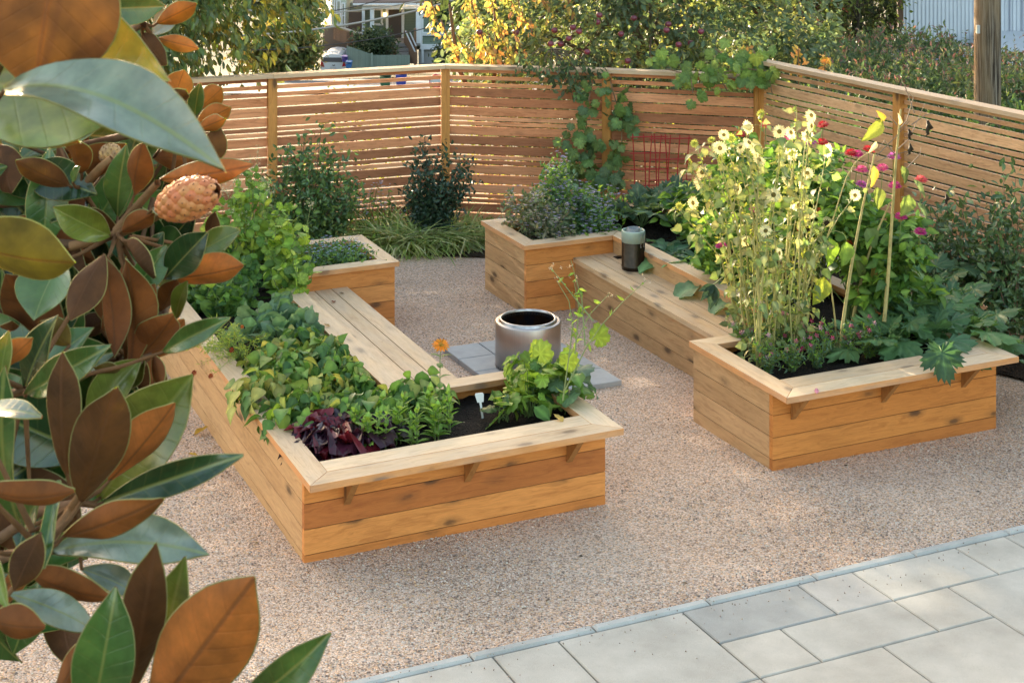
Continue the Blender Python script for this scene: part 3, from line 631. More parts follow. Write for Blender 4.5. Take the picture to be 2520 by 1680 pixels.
# plum with golden drooping shoots
pl=thing('plum_tree',(-.2,17.9,-.2),'small plum tree with golden orange leaves rising over the fence, left of the apples','plum tree'); mb=MB(); mt=MB()
M_GOLD=leaf_mat('autumn leaf',.5,.45,.3,(1.3,1.15,.6))
for (x0,y0,x1,y1,k) in ((1060,20,1085,70,30),(1085,70,1130,150,40),(1150,-40,1175,60,50),(1165,40,1190,120,50),(1125,110,1170,150,26),(1200,-40,1230,90,60),(1180,90,1210,155,46),(1220,60,1260,150,46),(1240,-20,1290,60,40),(1260,80,1300,150,26),(1060,30,1050,15,10),(1200,100,1240,160,40),(1320,-20,1360,40,34),(1380,-30,1420,50,34),(1270,10,1310,80,30)):
    k=int(k*.8); Yy=16.9+rnd.uniform(-.25,.25); a=at(x0,y0,Yy); b=at(x1,y1,Yy-.1); t=rng.random(k)[:,None]; P=a*(1-t)+b*t+rv(k,.035); D=unit(rv(k)*.7+npa((0,0,-.9))+unit(b-a)*.3); N=rv(k,.5)+npa((0,-.6,.3))
    mb.inst(T_ELL,P,D,N,rng.uniform(.06,.11,k),cvar(pick([(.48,.38,.13),(.40,.36,.12),(.50,.27,.13),(.28,.30,.10)],k),k,.15)); mt.tube([a+(0,0,.1),(a+b)/2,b],.006,4,(.2,.1,.05))
for s_ in ((-.5,1.6),(0,1.9),(.3,1.5)): trunk(mt,(-.2,17.9,-.2),(-.2+s_[0],17.2,s_[1]+.6),.05,.015,.08)
mb.build('crown',M_GOLD,pl); mt.build('trunk',M_BARK,pl,smooth=True)
# low scrub right behind the fence, seen through the slats
for k,(x,y,r,lb) in enumerate(((-1.9,18.6,.7,'low yellow green shrub seen through the slats, behind the panel left of the corner post'),(1.6,17.6,.8,'leafy green shrub seen through the slats below the apple tree'),(3.1,16.7,.55,'yellow leafed shrub seen through the slats at the fence corner'),(.2,17.6,.8,'golden green shrub seen through the slats below the plum tree'))):
    rt=thing('garden_shrub',(x,y,terr(x,y)),lb,'shrub','shrubs seen through the slats'); cs=crown_points((x,y,.35),(r,r*.6,.85),60,.4,.2,20+k); mb=MB(); leaf_cloud(mb,cs,16,.11,T_ELL2,.09,[(.22,.26,.05),(.30,.30,.06),(.14,.2,.04)]); mb.build('foliage',M_LEAF,rt)
    mt=MB(); [mt.tube([(x,y,terr(x,y)),(x+rnd.uniform(-.3,.3),y,.5),tuple(cs[i])],.012,4,(.12,.08,.05)) for i in range(8)]; mt.build('stems',M_BARK,rt)
for (x,y,Yy,lb) in ((1965,133,15.5,'orange leafed shoot poking up behind the raised fence, nearer the corner'),(2030,145,15.25,'pale yellow leaf spray poking up behind the raised fence, right of the orange shoot'),(1838,130,15.9,'orange leafed shoot rising at the fence corner')):
    p=at(x,y+40,Yy); rt=thing('leafy_shoot',(p[0],p[1],p[2]-.9),lb,'shoot','autumn shoots behind the fence'); mb=MB(); mt=MB(); mt.tube([p-npa((0,0,.9)),p,at(x,y-18,Yy)],.005,4,(.25,.12,.05)); mt.build('stem',M_STEM,rt)
    k=26; t=rng.random(k)[:,None]; P=at(x,y-15,Yy)*(1-t)+at(x,y+55,Yy)*t+rv(k,.03); mb.inst(T_ELL,P,rv(k)+npa((0,0,-.5)),rv(k,.6)+npa((0,-.6,.3)),rng.uniform(.06,.1,k),cvar(pick([(.6,.30,.10),(.6,.42,.10)] if 'orange' in lb else [(.62,.55,.15),(.5,.5,.12)],k),k)); mb.build('foliage',M_GOLD,rt)
# hedge bank to the right
HC=[(.09,.135,.065),(.07,.115,.055),(.11,.145,.065),(.20,.10,.08)]
k=0
for (x,y,rx,zt) in ((3.9,19.3,1.3,.62),(6.1,19.4,1.3,.55),(8.2,19.2,1.4,.65),(4.0,22.3,1.4,.60),(6.3,22.3,1.5,.50),(8.6,22.4,1.5,.60),(3.6,25.4,1.5,.55),(5.9,25.6,1.6,.45),(8.3,25.6,1.6,.20),(4.7,28.4,1.7,.42),(7.3,28.6,1.6,.25),(10.3,24,1.5,.45),(10.2,20.5,1.4,.55)):
    near=y<21; tz=terr(x,y); h=zt-tz; lb=['%s hedge shrub %s'%('dark green glossy' if near else 'pink tipped green',q) for q in ('straight behind the raised fence, nearest its corner','behind the raised fence, left of the utility pole','around the foot of the utility pole','in the second row, nearest the fence corner','in the second row, middle','in the second row, right in front of the white building','in the third row, far left','in the third row, middle','in the third row, in front of the covered boat','in the back row under the dark trees','in the back row beside the covered boat','right of the utility pole','right of the pole, low behind the fence')][k]
    rt=thing('hedge_shrub',(x,y,tz),lb,'shrub','hedge shrubs behind the raised fence'); cs=crown_points((x,y,tz+h*.5),(rx,1.6,h*.52),250,.75,.15,40+k,None,5); cs=cs[cs[:,2]>tz+h*.25]
    mb=MB(); leaf_cloud(mb,cs,24,.16,T_LANCE if not near else T_ELL2,.10 if near else .12,[(.06,.12,.04),(.09,.15,.05),(.045,.09,.035)] if near else HC[:3],.15,out_c=(x,y,tz))
    if not near:
        tops=cs[(cs[:,2]>tz+h*.72)]; m_=len(tops)*3; T_=np.repeat(tops,3,0)+rv(m_,.13)+npa((0,0,.14)); D=unit(rv(m_,.45)+npa((0,0,1.)))
        for q in range(4): mb.inst(T_LANCE,T_+D*.03*q,unit(D+rv(m_,.5)),rv(m_),rng.uniform(.05,.11,m_),cvar(pick([(.24,.12,.12),(.17,.16,.11),(.13,.18,.09)],m_),m_))
    mb.build('foliage',M_LEAF,rt); mt=MB()
    for i in range(7): mt.tube([(x+rnd.uniform(-.3,.3),y,tz),tuple(cs[i*5]*.5+npa((x,y,tz))*.5),tuple(cs[i*5])],.014,4,(.12,.08,.05))
    mt.build('stems',M_BARK,rt); k+=1
# dark trees at the back right
for k,(x,y,rx,c_,lb,cz) in enumerate(((4.6,34,2.6,[(.05,.075,.035),(.07,.07,.035),(.12,.035,.03)],'dark reddish green tree in deep shade behind the hedge, leftmost',1.),(6.9,37,2.8,[(.03,.05,.025),(.045,.06,.03)],'dark evergreen tree in deep shade behind the hedge, second from left',1.5),(7.3,32.4,.95,[(.13,.16,.035),(.09,.12,.03)],'small yellow green bush in front of the dark evergreen trees',-.2),(9.6,38,3.0,[(.03,.045,.025),(.04,.055,.028)],'dark evergreen tree beside the brown post of the white building',1.5),(1.6,30.5,3.3,[(.04,.06,.03),(.05,.07,.03)],'added dark tree behind the top of the apple tree, shading the hedge',2.))):  # the last tree is added to keep the sun off the hedge
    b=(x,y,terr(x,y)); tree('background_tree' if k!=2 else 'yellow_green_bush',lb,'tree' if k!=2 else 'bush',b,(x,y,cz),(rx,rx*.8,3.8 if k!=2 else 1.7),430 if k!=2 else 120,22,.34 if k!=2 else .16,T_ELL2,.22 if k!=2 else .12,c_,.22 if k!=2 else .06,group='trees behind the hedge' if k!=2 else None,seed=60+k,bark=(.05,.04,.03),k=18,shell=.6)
# ================================================================== UTILITY POLE
up=at(2430,300,19.3); upz=terr(up[0],19.3); rt=thing('utility_pole',(up[0],19.3,upz),'weathered grey wooden utility pole behind the raised fence','utility pole')
m=NT('weathered pole wood'); g=m.attr('gc').outputs['Vector']; n1=m.noise(m.scale(g,(1.6,55,55)),1,6,.7); n2=m.noise(m.scale(g,(.8,5,5)),1,3); kv=m.vor(m.scale(g,(1.6,3.2,3.2)),1.); 
col=m.ramp(n1,[(.38,(.02,.015,.012)),(.47,(.10,.075,.055)),(.56,(.22,.18,.14)),(.72,(.33,.28,.235))]); col=m.mix(m.ramp(n2,[(.45,(0,0,0)),(.6,(.5,.5,.5))]),col,(.30,.20,.11)); rg=m.math('SINE',m.math('MULTIPLY',kv.outputs['Distance'],70))
kn=m.ramp(kv.outputs['Distance'],[(.06,(1,1,1)),(.12,(.35,.35,.35)),(.26,(0,0,0))]); col=m.mix(kn,col,(.03,.022,.016)); col=m.mix(m.math('MULTIPLY',m.ramp(kv.outputs['Distance'],[(.1,(1,1,1)),(.3,(0,0,0))]),m.math('MULTIPLY',m.math('ADD',rg,1.),.28)),col,(.12,.09,.07))
m.set(col=col,rough=.85,spec=.2); m.bump(n1,.7,.02)
mb=MB(); pts=[(up[0],19.3,z) for z in np.linspace(upz,7.5,16)]; mb.tube(pts,np.linspace(.168,.150,16),28,(.3,.25,.2)); mb.build('pole',m.m,rt,smooth=True)
mb=MB(); p=at(2405,72,19.13); mb.box(p[0]-.02,p[0]+.02,p[1]-.05,p[1]-.0,p[2]-.05,p[2]+.05,col=(.45,.45,.43)); mb.build('number_plate',M_PAINT,rt)
# ================================================================== WHITE BUILDING, COVERED BOAT
Zs=5.6; z2=lambda x,y:(2100+x/5.6,y/5.6)
def bxp(mb,x0,y0,x1,y1,Y,dep,col,f=lambda x,y:(x,y),zaxis=False):
    a=at(*f(x0,y0),Y); b=at(*f(x1,y1),Y); mb.box(min(a[0],b[0]),max(a[0],b[0]),Y,Y+dep,min(a[2],b[2]),max(a[2],b[2]),col=col,zaxis=zaxis)
wb=thing('white_building',(9.5,33,-1.5),'white building with ribbed metal siding behind the utility pole','building')
mb=MB(); x0=at(*z2(690,0),33)[0]; W_=(.62,.66,.72)
mb.box(x0,16,33,33.5,-1.9,5,col=W_); mb.build('wall',M_PAINT,wb)
mb=MB(); xx=x0+.05
while xx<15.9:
    zt=4.9; zb_=-.35-(xx-x0)*.12
    if abs(xx-x0-6.2)>.9: mb.box(xx,xx+.018,32.972,32.999,zb_,zt,col=(.50,.54,.60))
    xx+=.085
mb.build('siding_ribs',M_PAINT,wb)
mb=MB(); bxp(mb,622,-300,690,500,32.85,.14,(.10,.055,.035),z2); mb.build('corner_post',M_WOOD,wb)
mb=MB(); bxp(mb,668,385,700,560,32.8,.1,(.75,.77,.8),z2); mb.build('white_trim',M_PAINT,wb)
mb=MB(); bxp(mb,2090,700,2800,1050,31.3,1.6,(.66,.69,.74),z2); mb.build('low_annex',M_PAINT,wb)
mb=MB(); a=at(*z2(2090,690),31.2); mb.add([(a[0]-.1,31.1,a[2]),(a[0]+4,31.1,a[2]),(a[0]+4,32.99,a[2]+.16),(a[0]-.1,32.99,a[2]+.16),(a[0]-.1,31.1,a[2]-.05),(a[0]+4,31.1,a[2]-.05),(a[0]+4,32.99,a[2]+.1),(a[0]-.1,32.99,a[2]+.1)],[(0,1,2,3),(7,6,5,4),(0,4,5,1),(1,5,6,2),(2,6,7,3),(3,7,4,0)],(.45,.47,.5)); mb.build('annex_roof',M_PAINT,wb)
for xx in (2160,2330):
    mb=MB(); bxp(mb,xx,-200,xx+9,655,32.93,.05,(.35,.38,.45),z2); mb.build('downpipe',M_PAINT,wb)
# covered boat
bt=thing('covered_boat',(9.2,30.2,terr(9.2,30.2)),'boat under a grey tarpaulin in front of the white building','boat')
f=lambda x,y,Y=30.2:at(*z2(x,y),Y)
mb=MB(); V=[];secs=[(520,800,760,.3),(640,700,870,.6),(760,770,960,.8),(1000,770,1000,.9),(1400,690+20,1010,.95),(1720,700,1000,.95)]
for (x,yt,yb,hw) in secs:
    p=f(x,yt); q=f(x,yb); wv=.03*sin(x); V+=[(p[0],30.2-hw,p[2]-.12+wv),(p[0],30.2-hw*.5,p[2]),(p[0],30.2,p[2]+.05-wv),(p[0],30.2+hw,p[2]-.06),(q[0],30.2+hw*.6,q[2]),(q[0],30.2-hw*.7,q[2])]
mb.add(V,[(i*6+j,i*6+(j+1)%6,(i+1)*6+(j+1)%6,(i+1)*6+j) for i in range(5) for j in range(6)]+[(0,1,2,3),(0,3,4,5),(30,33,32,31),(30,35,34,33)],(.36,.42,.50),npa(V)); mb.build('tarpaulin',bcmat('creased tarpaulin',.35,.5,0,.35,5,.8),bt)
mb=MB(); mb.tube([f(515,770),f(560,680),f(630,625),f(700,620),f(1010,640),f(1040,690),f(990,760)],.025,6,(.7,.72,.75)); mb.tube([f(700,770),f(690,700),f(660,625)],.03,6,(.75,.78,.8)); mb.tube([f(920,650),f(945,745)],.015,5,(.1,.1,.1)); mb.build('windscreen_frame',M_PAINT,bt)
mb=MB(); mb.tube([f(740,765),f(770,735),f(820,722),f(865,740),f(875,760)],.035,6,(.28,.2,.12)); mb.build('coiled_rope',M_STEM,bt)
bp_=thing('pole_bundle',f(1000,600,30.0),'bundle of long brown and green canes lying over the covered boat','bundle'); mb=MB()
for k in range(34): y=rnd.uniform(-45,45); x=rnd.uniform(-60,60); a=f(570+x*.6,575+y,29.95+rnd.uniform(-.1,.1)); b=f(1440+x*2,668+y*.25,29.95+rnd.uniform(-.1,.1)); m_=(a+b)/2; m_=f(1000,598+y*.55,29.95+rnd.uniform(-.1,.1)); mb.tube([a,m_,b],.014,5,jit(rnd.choice([(.14,.12,.07),(.10,.11,.06),(.2,.15,.09)]),.2))
mb.build('canes',M_STEM,bp_)
for (a,b,lb) in (((1190,605),(1250,560),'leftmost'),((1310,635),(1405,590),'second from left'),((1400,640),(1475,572),'second from right'),((1545,670),(1640,603),'rightmost')):
    q=f(*a,29.9); t=thing('rod',q,'short dark rod sticking up over the cane bundle, %s of the four'%lb,'rod','rods beside the cane bundle'); mb=MB(); mb.tube([f(*a,29.9),f(*b,29.9)],.028,6,(.04,.04,.05),cap=True); mb.build('shaft',M_PAINT,t)
# ================================================================== FAR HOUSES
zh=lambda x,y:(680+x/5.2267,y/5.2267)
HY=96.
def hb(mb,x0,y0,x1,y1,Y,dep,col): bxp(mb,x0,y0,x1,y1,Y,dep,col,zh)
GRN=(.15,.20,.15); WHT=(.66,.68,.70); BRN=(.22,.12,.07)
gh=thing('green_house',(at(*zh(1500,820),HY)[0],HY,-11),'green house with white trim and a lit porch lantern, far behind the fence','house')
def part(nm,rects,mat=M_PAINT,lab=None,par=gh):
    mb=MB()
    for r_ in rects: hb(mb,*r_)
    return mb.build(nm,mat,par)
m=NT('lap siding'); c=m.attr('bc').outputs['Color']; g=m.n('TexCoord').outputs['Object']; sx=m.n('SeparateXYZ'); m.l(g,sx.inputs[0]); fr=m.math('FRACT',m.math('MULTIPLY',sx.outputs[2],6.)); m.set(col=m.mix(1.,c,m.ramp(fr,[(0,(.6,.6,.6)),(.15,(1,1,1)),(1,(.95,.95,.95))]),'MULTIPLY'),rough=.7); M_SID=m.m
part('wall',[(1100,30,1860,640,HY+1.6,.3,GRN),(1860,-200,2900,640,HY-.6,5.,GRN)],M_SID)
part('side_wall',[(930,40,1100,640,HY+1.2,4,(.42,.44,.34))],M_SID)
part('foundation',[(1830,640,2900,860,HY-.5,4.8,(.34,.34,.34)),(1100,640,1700,860,HY+.3,4,(.25,.24,.22))])
mb=MB(); e0=at(*zh(980,65),HY-1.2); e1=at(*zh(1990,40),HY-1.2); V=[tuple(e0),tuple(e1),(e1[0]-1.5,HY+6,e1[2]+3.8),(e0[0]+1.5,HY+6,e0[2]+3.8)]; V+=[(a,b,c_+.15) for a,b,c_ in V]; mb.add(V,[(3,2,1,0),(4,5,6,7),(0,1,5,4),(1,2,6,5),(2,3,7,6),(3,0,4,7)],(.17,.11,.09)); mb.build('roof',M_PAINT,gh)
part('fascia',[(985,48,1990,70,HY-1.35,.14,WHT)]); part('porch_beam',[(1100,72,1860,118,HY-.9,.25,WHT)])
for (a,b) in ((1100,1135),(1205,1255),(1795,1850),(1985,2018)): part('column',[(a,118 if a<1900 else 70,b,(590 if a>1700 and a<1900 else 460) if a<1900 else 440,HY-.95 if a<1900 else HY-.75,.28,WHT)])
part('door_trim',[(1408,95,1440,560,HY+1.45,.14,WHT),(1610,95,1645,560,HY+1.45,.14,WHT),(1440,95,1610,128,HY+1.45,.14,WHT)])
dr=part('door',[(1440,128,1610,550,HY+1.5,.09,(.075,.055,.045))]); mb=MB(); hb(mb,1478,160,1580,245,HY+1.46,.03,(.13,.14,.14)); mb.build('pane',M_PAINT,dr)
def window(x0,y0,x1,y1,Y,par=gh,t=22,mid=True):
    mb=MB(); hb(mb,x0,y0,x0+t,y1,Y,.12,WHT); hb(mb,x1-t,y0,x1,y1,Y,.12,WHT); hb(mb,x0+t,y0,x1-t,y0+t,Y,.12,WHT); hb(mb,x0-8,y1-t,x1+8,y1,Y-.06,.18,WHT)
    if mid: hb(mb,x0+t,(y0+y1)/2-6,x1-t,(y0+y1)/2+6,Y+.02,.1,WHT)
    w_=mb.build('window',M_PAINT,par); mb=MB(); hb(mb,x0+t,y0+t,x1-t,y1-t,Y+.08,.03,(.10,.12,.15)); mb.build('pane',M_GLASS,w_)
M_GLASS=plain('far window glass',(.09,.11,.14),.08,0,.8)
window(1225,115,1365,330,HY+1.45,mid=False); window(2112,160,2360,445,HY-.75); window(1870,-60,1990,440,HY-.72)
part('belt_trim',[(1855,440,2900,462,HY-.74,.13,WHT)]); part('skirt',[(1850,575,2900,640,HY-.78,.17,WHT)]); part('corner_trim',[(1850,60,1878,640,HY-.76,.15,WHT)])
part('downpipe',[(1868,640,1895,810,HY-1.1,.15,WHT)])
lt=part('lantern',[(1375,170,1412,215,HY+1.3,.12,(1,.8,.4))]); m=NT('lit lantern glass'); m.b.inputs['Emission Color'].default_value=(1,.62,.25,1); m.b.inputs['Emission Strength'].default_value=1.2; lt.data.materials[0]=m.m
part('porch_floor',[(1100,560,1850,592,HY-1.,2.6,(.26,.24,.22))])
for k in range(6): part('step',[(1520,598+k*30,1700,628+k*30,HY-1.3-k*.3,.34,(.24,.22,.2) if k%2 else (.16,.14,.13))])
def rail(a,b,Y0,Y1,hh,nm='stair_railing'):
    mb=MB(); p=at(*zh(*a),Y0); q=at(*zh(*b),Y1); n_=10
    for k in range(n_+1):
        t=k/n_; c_=p*(1-t)+q*t; mb.box(c_[0]-.03,c_[0]+.03,c_[1]-.03,c_[1]+.03,c_[2]-hh,c_[2],col=BRN)
    mb.tube([p,q],.05,4,(.5,.5,.5)); mb.build(nm,M_PAINT,gh)
rail((1660,400),(1790,680),HY-1,HY-2.6,.9); rail((1420,430),(1540,640),HY-1,HY-2.6,.9); rail((1720,420),(1800,600),HY-.9,HY-1.8,.9)
part('newel_post',[(1640,400,1680,560,HY-1.05,.2,BRN),(1770,370,1800,590,HY-1.05,.2,BRN),(1770,670,1812,830,HY-2.7,.2,BRN)]); part('stair_side',[(1700,600,1770,820,HY-1.6,.8,(.2,.13,.09))])
# neighbour house on the left
nh=thing('grey_house',(at(*zh(800,500),93)[0],93,-10.6),'cream and grey shingled house left of the green house, far behind the fence','house')
part('wall',[(705,-200,900,330,HY-1,6,(.46,.47,.38))],M_SID,par=nh)
mb=MB(); a=at(*zh(505,150),HY+9); b=at(*zh(705,320),HY-1); V=[(a[0],HY+9,-9),(b[0],HY-1,b[2]),(b[0],HY-1,-2.),(a[0],HY+9,-2.)]; V+=[(x+.4,y+.2,z) for x,y,z in V]; mb.add(V,[(0,1,2,3),(7,6,5,4),(0,4,5,1),(2,6,7,3),(3,7,4,0),(1,5,6,2)],(.36,.33,.30)); mb.build('shingled_side',M_SID,nh)
for (x0,x1,y0,y1) in ((712,752,-40,190),(770,830,10,330),(838,885,40,370)): window(x0,y0,x1,y1,HY-1.2,nh,12)
part('lower_wall',[(600,330,930,660,HY-.9,5,(.14,.10,.08))],par=nh); part('base_trim',[(700,320,920,345,HY-1.3,.3,(.5,.48,.44))],par=nh)
dk=thing('brown_gate',(at(*zh(1015,430),HY-1.6)[0],HY-1.6,-9.5),'brown arched wooden gate between the two far houses','gate'); mb=MB(); hb(mb,930,220,1098,440,HY-1.6,.15,(.065,.042,.03)); a=at(*zh(930,220),HY-1.6); b=at(*zh(1098,220),HY-1.6); mb.prism([(a[0],HY-1.6),(b[0],HY-1.6),(b[0],HY-1.45),(a[0],HY-1.45)],a[2],a[2]+.3,col=(.065,.042,.03)); mb.build('boards',M_WOOD,dk)
dk=thing('deck_railing',(at(*zh(1015,600),HY-3)[0],HY-3,-10),'brown slatted deck railing below the arched gate','railing'); mb=MB()
for k in range(24):
    x=730+k*15.5; yt=330+(x-730)*.33 if x<1030 else 430; hb(mb,x,yt,x+10,yt+180,HY-3,.06,jit(BRN,.2))
mb.build('slats',M_PAINT,dk); mb=MB(); mb.tube([at(*zh(730,325),HY-3),at(*zh(1035,428),HY-3)],.09,4,(.42,.34,.26)); mb.tube([at(*zh(1035,430),HY-3),at(*zh(1100,432),HY-3)],.09,4,(.42,.34,.26)); mb.build('handrail',M_PAINT,dk)
gf=thing('picket_fence',(at(*zh(1400,800),HY-5)[0],HY-5,-11),'grey green board fence in front of the far houses','fence'); mb=MB()
for k in range(58):
    x=905+k*14.; yt=(595+(x-905)*.33) if x<1215 else 712; hb(mb,x,yt+rnd.uniform(-2,2),x+12.5,900,HY-5,.06,jit((.20,.25,.21),.1))
mb.build('boards',M_PAINT,gf); mb=MB(); hb(mb,1215,690,1240,900,HY-5.1,.2,(.24,.29,.25)); mb.build('post',M_PAINT,gf)
def farbush(nm,lb,x,y,rx,ry,Y,cols,size,n,seed,cat='bush',rz=None):
    c=at(*zh(x,y),Y); r1=rx/5.2267*Y/FP; r2=ry/5.2267*Y/FP; tz=c[2]-r2; rt=thing(nm,(c[0],Y,tz),lb,cat); cs=crown_points(c,(r1,r1*.7,r2),n,.55,.25,seed); mb=MB(); leaf_cloud(mb,cs,18,.35,T_ELL2,size,cols,.1); mb.build('foliage',M_LEAF,rt)
    mt=MB(); [mt.tube([(c[0],Y,tz-.3),tuple(c),tuple(cs[i])],.05,4,(.1,.08,.05)) for i in range(10)]; mt.build('stems',M_BARK,rt)
farbush('round_bush','round dark green bush in front of the green house porch',1270,560,215,165,HY-3.6,[(.07,.10,.06),(.10,.13,.07),(.05,.08,.04)],.26,150,81)
farbush('roadside_tree','yellow green tree beside the white parked car',60,600,470,360,84,[(.13,.15,.05),(.18,.19,.05),(.10,.13,.045),(.22,.17,.06)],.34,420,82,'tree')
farbush('roadside_tree','pale green tree behind the wires, left of the grey house',250,180,300,240,90,[(.10,.14,.06),(.14,.17,.07),(.17,.19,.08)],.34,260,83,'tree')
farbush('street_tree','dark green tree at the right of the green house',2330,90,330,120,88,[(.05,.08,.035),(.08,.10,.04)],.3,150,84,'tree')
farbush('side_shrub','dark shrub at the foot of the green house, right side',2300,690,200,110,90,[(.03,.05,.02),(.05,.07,.03)],.25,90,85)
farbush('back_tree','grey green tree behind the far houses, top left',100,-60,500,200,125,[(.13,.17,.12),(.16,.2,.14)],.5,200,86,'tree')
# street seen between the slats
sheetV=[(-30,60),(22,60),(22,88),(-30,88)]; mb=MB(); V=[(x,y,terr(x,y)+.05) for y in np.linspace(60,88,8) for x in np.linspace(-34,5,8)]; mb.add(V,[(j*8+i,j*8+i+1,(j+1)*8+i+1,(j+1)*8+i) for j in range(7) for i in range(7)],(.13,.13,.14),V); tag(mb.build('street',bcmat('asphalt',.9,.2,0,.1)),kind='structure')
# parked car
CY=91.; car=thing('parked_car',(at(*zh(727,900),CY)[0],CY,terr(-12,CY)),'white hatchback with a roof rack parked far beyond the fence','car')
def cp(x,y,Y=CY): return at(*zh(x,y),Y)
M_CARW=plain('white car paint',(.62,.64,.68),.25,0,.6); M_DARKGL=plain('dark car glass',(.05,.06,.075),.05,0,.8)
outl=[(572,925),(566,850),(575,790),(590,745),(625,712),(700,700),(790,706),(830,722),(862,775),(890,830),(893,925)]
mb=MB(); V=[]; secs=[(0,1.,0),(.25,1.02,0),(1.2,1.02,-.02),(2.6,1.,0),(3.2,1.,.0)]
for dy,sx_,dz in secs:
    for (x,y) in outl:
        p=cp(x,y); c_=cp(730,y); V.append((c_[0]+(p[0]-c_[0])*sx_,CY+dy,p[2]+dz))
no=len(outl); mb.add(V,[(i*no+j,i*no+j+1,(i+1)*no+j+1,(i+1)*no+j) for i in range(4) for j in range(no-1)],(.6,.6,.6))
mb.add(V[:no]+[tuple(cp(730,850))],[(j,no,j+1) for j in range(no-1)]+[(0,no-1,no)],(.6,.6,.6)); mb.build('body',M_CARW,car)
def quad3(mb,pts,Y,col,th=.03):
    P=[cp(x,y,Y) for x,y in pts]; n_=len(P); V=P+[p+npa((0,th,0)) for p in P]; mb.add(V,[tuple(range(n_)),tuple(range(2*n_-1,n_-1,-1))]+[(i,(i+1)%n_,n_+(i+1)%n_,n_+i) for i in range(n_)],col)
mb=MB(); quad3(mb,[(592,800),(612,742),(832,744),(852,802)],CY-.035,(.05,.06,.08)); mb.build('rear_window',M_DARKGL,car)
for s_ in ([(563,855),(578,785),(600,810),(620,865)],[(893,850),(868,785),(860,812),(842,862)]):
    mb=MB(); quad3(mb,s_,CY-.05,(.35,.02,.03)); mb.build('tail_light',plain('red lens',(.38,.02,.03),.2),car)
mb=MB(); quad3(mb,[(690,862),(770,862),(770,900),(690,900)],CY-.06,(.5,.5,.52)); mb.build('licence_plate',M_PAINT,car)
mb=MB(); mb.tube([cp(722,836,CY-.06),cp(738,848,CY-.06),cp(754,836,CY-.06)],.03,5,(.1,.1,.12)); mb.build('badge',M_PAINT,car)
mb=MB()
for dy in (.5,1.5): mb.tube([cp(625,660,CY+dy),cp(800,668,CY+dy)],.03,5,(.6,.6,.62)); [mb.tube([cp(x,662,CY+dy),cp(x,712,CY+dy)],.025,4,(.5,.5,.5)) for x in (650,680,720,760,780)]
mb.build('roof_rack',M_PAINT,car)
mb=MB()
for x in (600,862): 
    p=cp(x,940); mb.lathe((0,0,0),[(0,-.1),(.32,-.1),(.32,.1),(0,.1)],18); v=mb.V[-1]; mb.V[-1]=npa(np.c_[v[:,2]+p[0],v[:,0]+CY+.8,v[:,1]+p[2]+.05])
mb.build('wheels',plain('tyre rubber',(.02,.02,.02),.8),car)
c2=thing('parked_car',(at(*zh(860,700),97)[0],97,-11),'dark blue car half hidden behind the white hatchback','car'); mb=MB(); Yc=95.5
P=[(805,790),(805,700),(830,682),(880,676),(912,690),(918,790)]; quad=[at(*zh(x,y),Yc) for x,y in P]; V=[tuple(q) for q in quad]+[(q[0],q[1]+3.5,q[2]) for q in quad]; mb.add(V,[(0,1,2,3),(0,3,4,5)]+[(i,i+1,7+i,6+i) for i in range(5)],(.09,.10,.15)); mb.build('body',plain('dark car paint',(.08,.09,.14),.25,0,.6),c2)
def bin_(x0,y0,x1,y1,Y,col,lb):
    a=at(*zh(x0,y0),Y); b=at(*zh(x1,y1),Y); t=thing('wheelie_bin',((a[0]+b[0])/2,Y+.3,b[2]),lb,'bin','recycling bins in the street'); mb=MB(); cx_=(a[0]+b[0])/2; hw=abs(b[0]-a[0])/2
    V=[(cx_-hw*.8,Y+.06,b[2]),(cx_+hw*.8,Y+.06,b[2]),(cx_+hw*.8,Y+.55,b[2]),(cx_-hw*.8,Y+.55,b[2]),(cx_-hw,Y,a[2]-.1),(cx_+hw,Y,a[2]-.1),(cx_+hw,Y+.62,a[2]-.02),(cx_-hw,Y+.62,a[2]-.02)]
    mb.add(V,[(3,2,1,0),(4,5,6,7),(0,1,5,4),(1,2,6,5),(2,3,7,6),(3,0,4,7)],col); mb.build('body',M_PAINT,t); mb=MB(); mb.box(cx_-hw*1.05,cx_+hw*1.05,Y-.03,Y+.66,a[2]-.02,a[2]+.04,col=tuple(c*.8 for c in col)); mb.build('lid',M_PAINT,t)
bin_(890,806,965,880,HY-6.5,(.04,.16,.42),'bright blue bin beside the white car'); bin_(845,738,912,800,HY-5.4,(.10,.07,.32),'purple bin behind the bright blue bin')
z1=lambda x,y:(500+x/2.8,y/2.8)
def bin2(x0,y0,x1,y1,Y,col,lb):
    g_=zh; f_=z1; a=f_(x0,y0); b=f_(x1,y1); inv=lambda p:((p[0]-680)*5.2267,p[1]*5.2267); bin_(*inv(a),*inv(b),Y,col,lb)
bin2(1325,505,1400,590,70,(.04,.06,.30),'dark blue bin on the street, seen between the fence slats'); bin2(1215,520,1290,600,70,(.04,.12,.06),'green bin on the street, seen between the fence slats')
